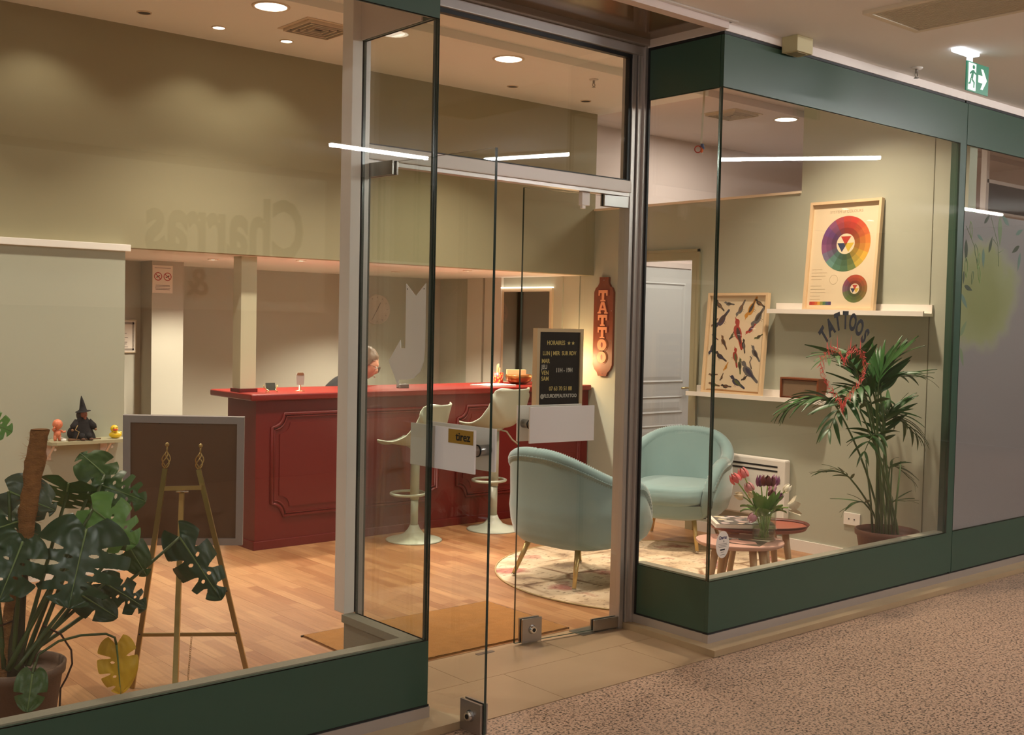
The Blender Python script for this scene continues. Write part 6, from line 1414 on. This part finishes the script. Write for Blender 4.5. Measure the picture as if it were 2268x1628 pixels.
# ------------------------------------------------------------------ charm on a string above the display window
st = thing('hanging_charm', 'beaded red and blue charm hanging on a pale strap', 'charm', (1.80, 0.30, 2.36))
p0, p1 = px(1562, 190, Y=0.30), px(1553, 318, Y=0.30)
bar(MB(), p0+Vector((0, 0, 0.06)), p1, 0.010, 0.0015).build('strap', mat('pale_strap', S(214, 202, 178), 0.7), st)
MB().tube([Vector((p0.x, p0.y, ZC+0.05)), p0+Vector((0, 0, 0.05))], 0.0015, 6).build('thread', WHITE, st)
c = p1+Vector((-0.004, 0, -0.022))
MB().tube([c-CR*0.012+CR*0.016*math.cos(a)+Vector((0, 0, 0.016*math.sin(a)-0.006)) for a in [2*PI*k/24 for k in range(24)]], 0.0028, 6, closed=True).build('red_ring', mat('red_bead', S(190, 60, 50), 0.3), st)
MB().ball(c+CR*0.008+Vector((0, 0, 0.012)), 0.010, n=12, m=8).ball(c+CR*0.014+Vector((0, 0, 0.0)), 0.007, n=12, m=8).build('blue_bead', mat('blue_bead', S(92, 104, 140), 0.3), st)
MB().ball(c+CR*0.006+Vector((0, 0, -0.012)), 0.008, n=12, m=8, sc=(1, 1, 1.4)).build('orange_bead', mat('orange_bead', S(220, 104, 60), 0.3), st)
MB().ball(c+CR*0.009+Vector((0, 0, -0.026)), 0.004, n=10, m=6).build('pearl', WHITE, st)

# ------------------------------------------------------------------ printed foliage film on the neighbouring window
def film_mat():
    m = bpy.data.materials.new('printed_film'); m.use_nodes = True; nt = m.node_tree; b = nt.nodes['Principled BSDF']
    g = nt.nodes.new('ShaderNodeNewGeometry'); n = nt.nodes.new('ShaderNodeTexNoise'); n.inputs['Scale'].default_value = 3.5; n.inputs['Detail'].default_value = 4; nt.links.new(g.outputs['Position'], n.inputs['Vector'])
    # watercolour wash: a soft blot around (4.15, 1.75) fading out
    vm = nt.nodes.new('ShaderNodeVectorMath'); vm.operation = 'SUBTRACT'; vm.inputs[1].default_value = (4.12, 0, 1.72); nt.links.new(g.outputs['Position'], vm.inputs[0])
    sc_ = nt.nodes.new('ShaderNodeVectorMath'); sc_.operation = 'MULTIPLY'; sc_.inputs[1].default_value = (1.5, 0, 2.0); nt.links.new(vm.outputs[0], sc_.inputs[0])
    ln = nt.nodes.new('ShaderNodeVectorMath'); ln.operation = 'LENGTH'; nt.links.new(sc_.outputs[0], ln.inputs[0])
    ad = nt.nodes.new('ShaderNodeMath'); ad.operation = 'MULTIPLY_ADD'; ad.inputs[1].default_value = 0.55; nt.links.new(n.outputs['Fac'], ad.inputs[0]); nt.links.new(ln.outputs['Value'], ad.inputs[2])
    r = ramp(nt, [(0.52, S(146, 148, 98)), (0.80, S(158, 160, 118)), (0.90, S(160, 157, 142)), (1.0, S(150, 142, 144))]); nt.links.new(ad.outputs[0], r.inputs[0])
    sp = nt.nodes.new('ShaderNodeSeparateXYZ'); nt.links.new(g.outputs['Position'], sp.inputs[0])
    nt.links.new(r.outputs[0], b.inputs['Base Color']); b.inputs['Roughness'].default_value = 0.5
    return m
FILM = film_mat()
fm = thing('printed_film', 'pale window film printed with watercolour foliage', 'window film', (5.6, 0.012, ZK))
MB().box((3.834, 0.0075, ZK-0.002), (7.45, 0.0095, 2.205)).build('film', FILM, fm)
random.seed(21)
def leafprint(x_, z_, ln, ang, m, out=False, wd=0.28):
    c_, s_ = math.cos(ang), math.sin(ang); N_ = 12; up_ = []; lo_ = []
    for k in range(N_+1):
        f = k/N_; h_ = wd*math.sin(PI*f**0.8)*0.5
        up_.append((f, h_)); lo_.append((f, -h_))
    po = up_+lo_[::-1][1:-1]
    P_ = [Vector((x_+ln*(c_*a-s_*b), 0.0070, z_+ln*(s_*a+c_*b))) for a, b in po]
    if out: return MB().tube(P_, 0.0022, 4, closed=True).build('leaf_print', m, fm)
    return MB().prism([((p.x), (p.z)) for p in P_], 0, 0.0004, M=frame((0, 0.0074, 0), (1, 0, 0), (0, 0, 1))).build('leaf_print', m, fm)
LG = [mat('print_dark_green', S(64, 78, 66), 0.6), mat('print_sage_green', S(128, 148, 116), 0.6), mat('print_blue_green', S(110, 138, 130), 0.6), mat('print_light_green', S(140, 170, 112), 0.6)]
for (xq, yq, ln, an, mi_, out) in ((2150, 490, 0.10, -1.4, 3, True), (2180, 495, 0.09, 0.7, 0, False), (2140, 530, 0.14, -1.5, 0, False), (2165, 520, 0.08, -0.4, 2, False), (2160, 540, 0.12, -1.2, 1, True), (2178, 550, 0.12, -1.5, 2, False), (2190, 560, 0.11, 1.2, 0, False), (2170, 560, 0.10, -1.8, 3, True), (2215, 480, 0.18, -1.5, 1, False),
                              (2235, 500, 0.12, 2.6, 2, False), (2258, 545, 0.11, 3.6, 0, False), (2260, 560, 0.12, -1.8, 2, False), (2250, 520, 0.1, 0.4, 2, False), (2140, 570, 0.12, -1.5, 3, True), (2168, 590, 0.10, -1.4, 3, True), (2155, 600, 0.08, -1.7, 1, True), (2135, 600, 0.08, -1.6, 0, False), (2136, 633, 0.10, -0.25, 0, False), (2128, 650, 0.12, -0.8, 2, False), (2126, 745, 0.12, 0.9, 1, False), (2127, 770, 0.12, -1.2, 1, False)):
    p = px(xq, yq, Y=0.007)
    if p.x < 3.84: p.x = 3.845
    leafprint(p.x, p.z, ln, an, LG[mi_], out)
for (pts_) in (((2140, 500), (2158, 545), (2165, 590)), ((2195, 480), (2210, 540), (2212, 590)), ((2210, 545), (2200, 530)), ((2212, 560), (2226, 552))):
    MB().tube([px(a, b, Y=0.0068) for a, b in pts_], 0.0016, 4).build('twig_print', LG[1], fm)
# interior of the neighbouring unit seen above the film
nb = thing('dark_panel', 'dark glazed panel high inside the neighbouring unit', 'panel', (7.4, 1.5, 2.5))
qa, qb = px(2188, 408, Y=1.5), px(2268, 470, Y=1.5)
MB().box((qa.x, 1.5, 2.56), (8.6, 1.53, 2.80)).build('panel', mat('smoked_panel', S(70, 68, 70), 0.3), nb)
MB().box((qa.x-0.03, 1.49, 2.54), (8.6, 1.54, 2.56)).box((qa.x-0.03, 1.49, 2.80), (8.6, 1.54, 2.83)).box((qa.x-0.05, 1.49, 2.40), (qa.x, 1.54, 3.1)).build('frame', ALUL, nb)
sprinkler((5.2, 0.75, ZC+0.05), 'sprinkler inside the neighbouring unit')
lamp('neighbour_light', 'AREA', (5.4, 0.9, ZC+0.03), 14, COOL, 0.5, spot=180, direction=(0, 0, -1))
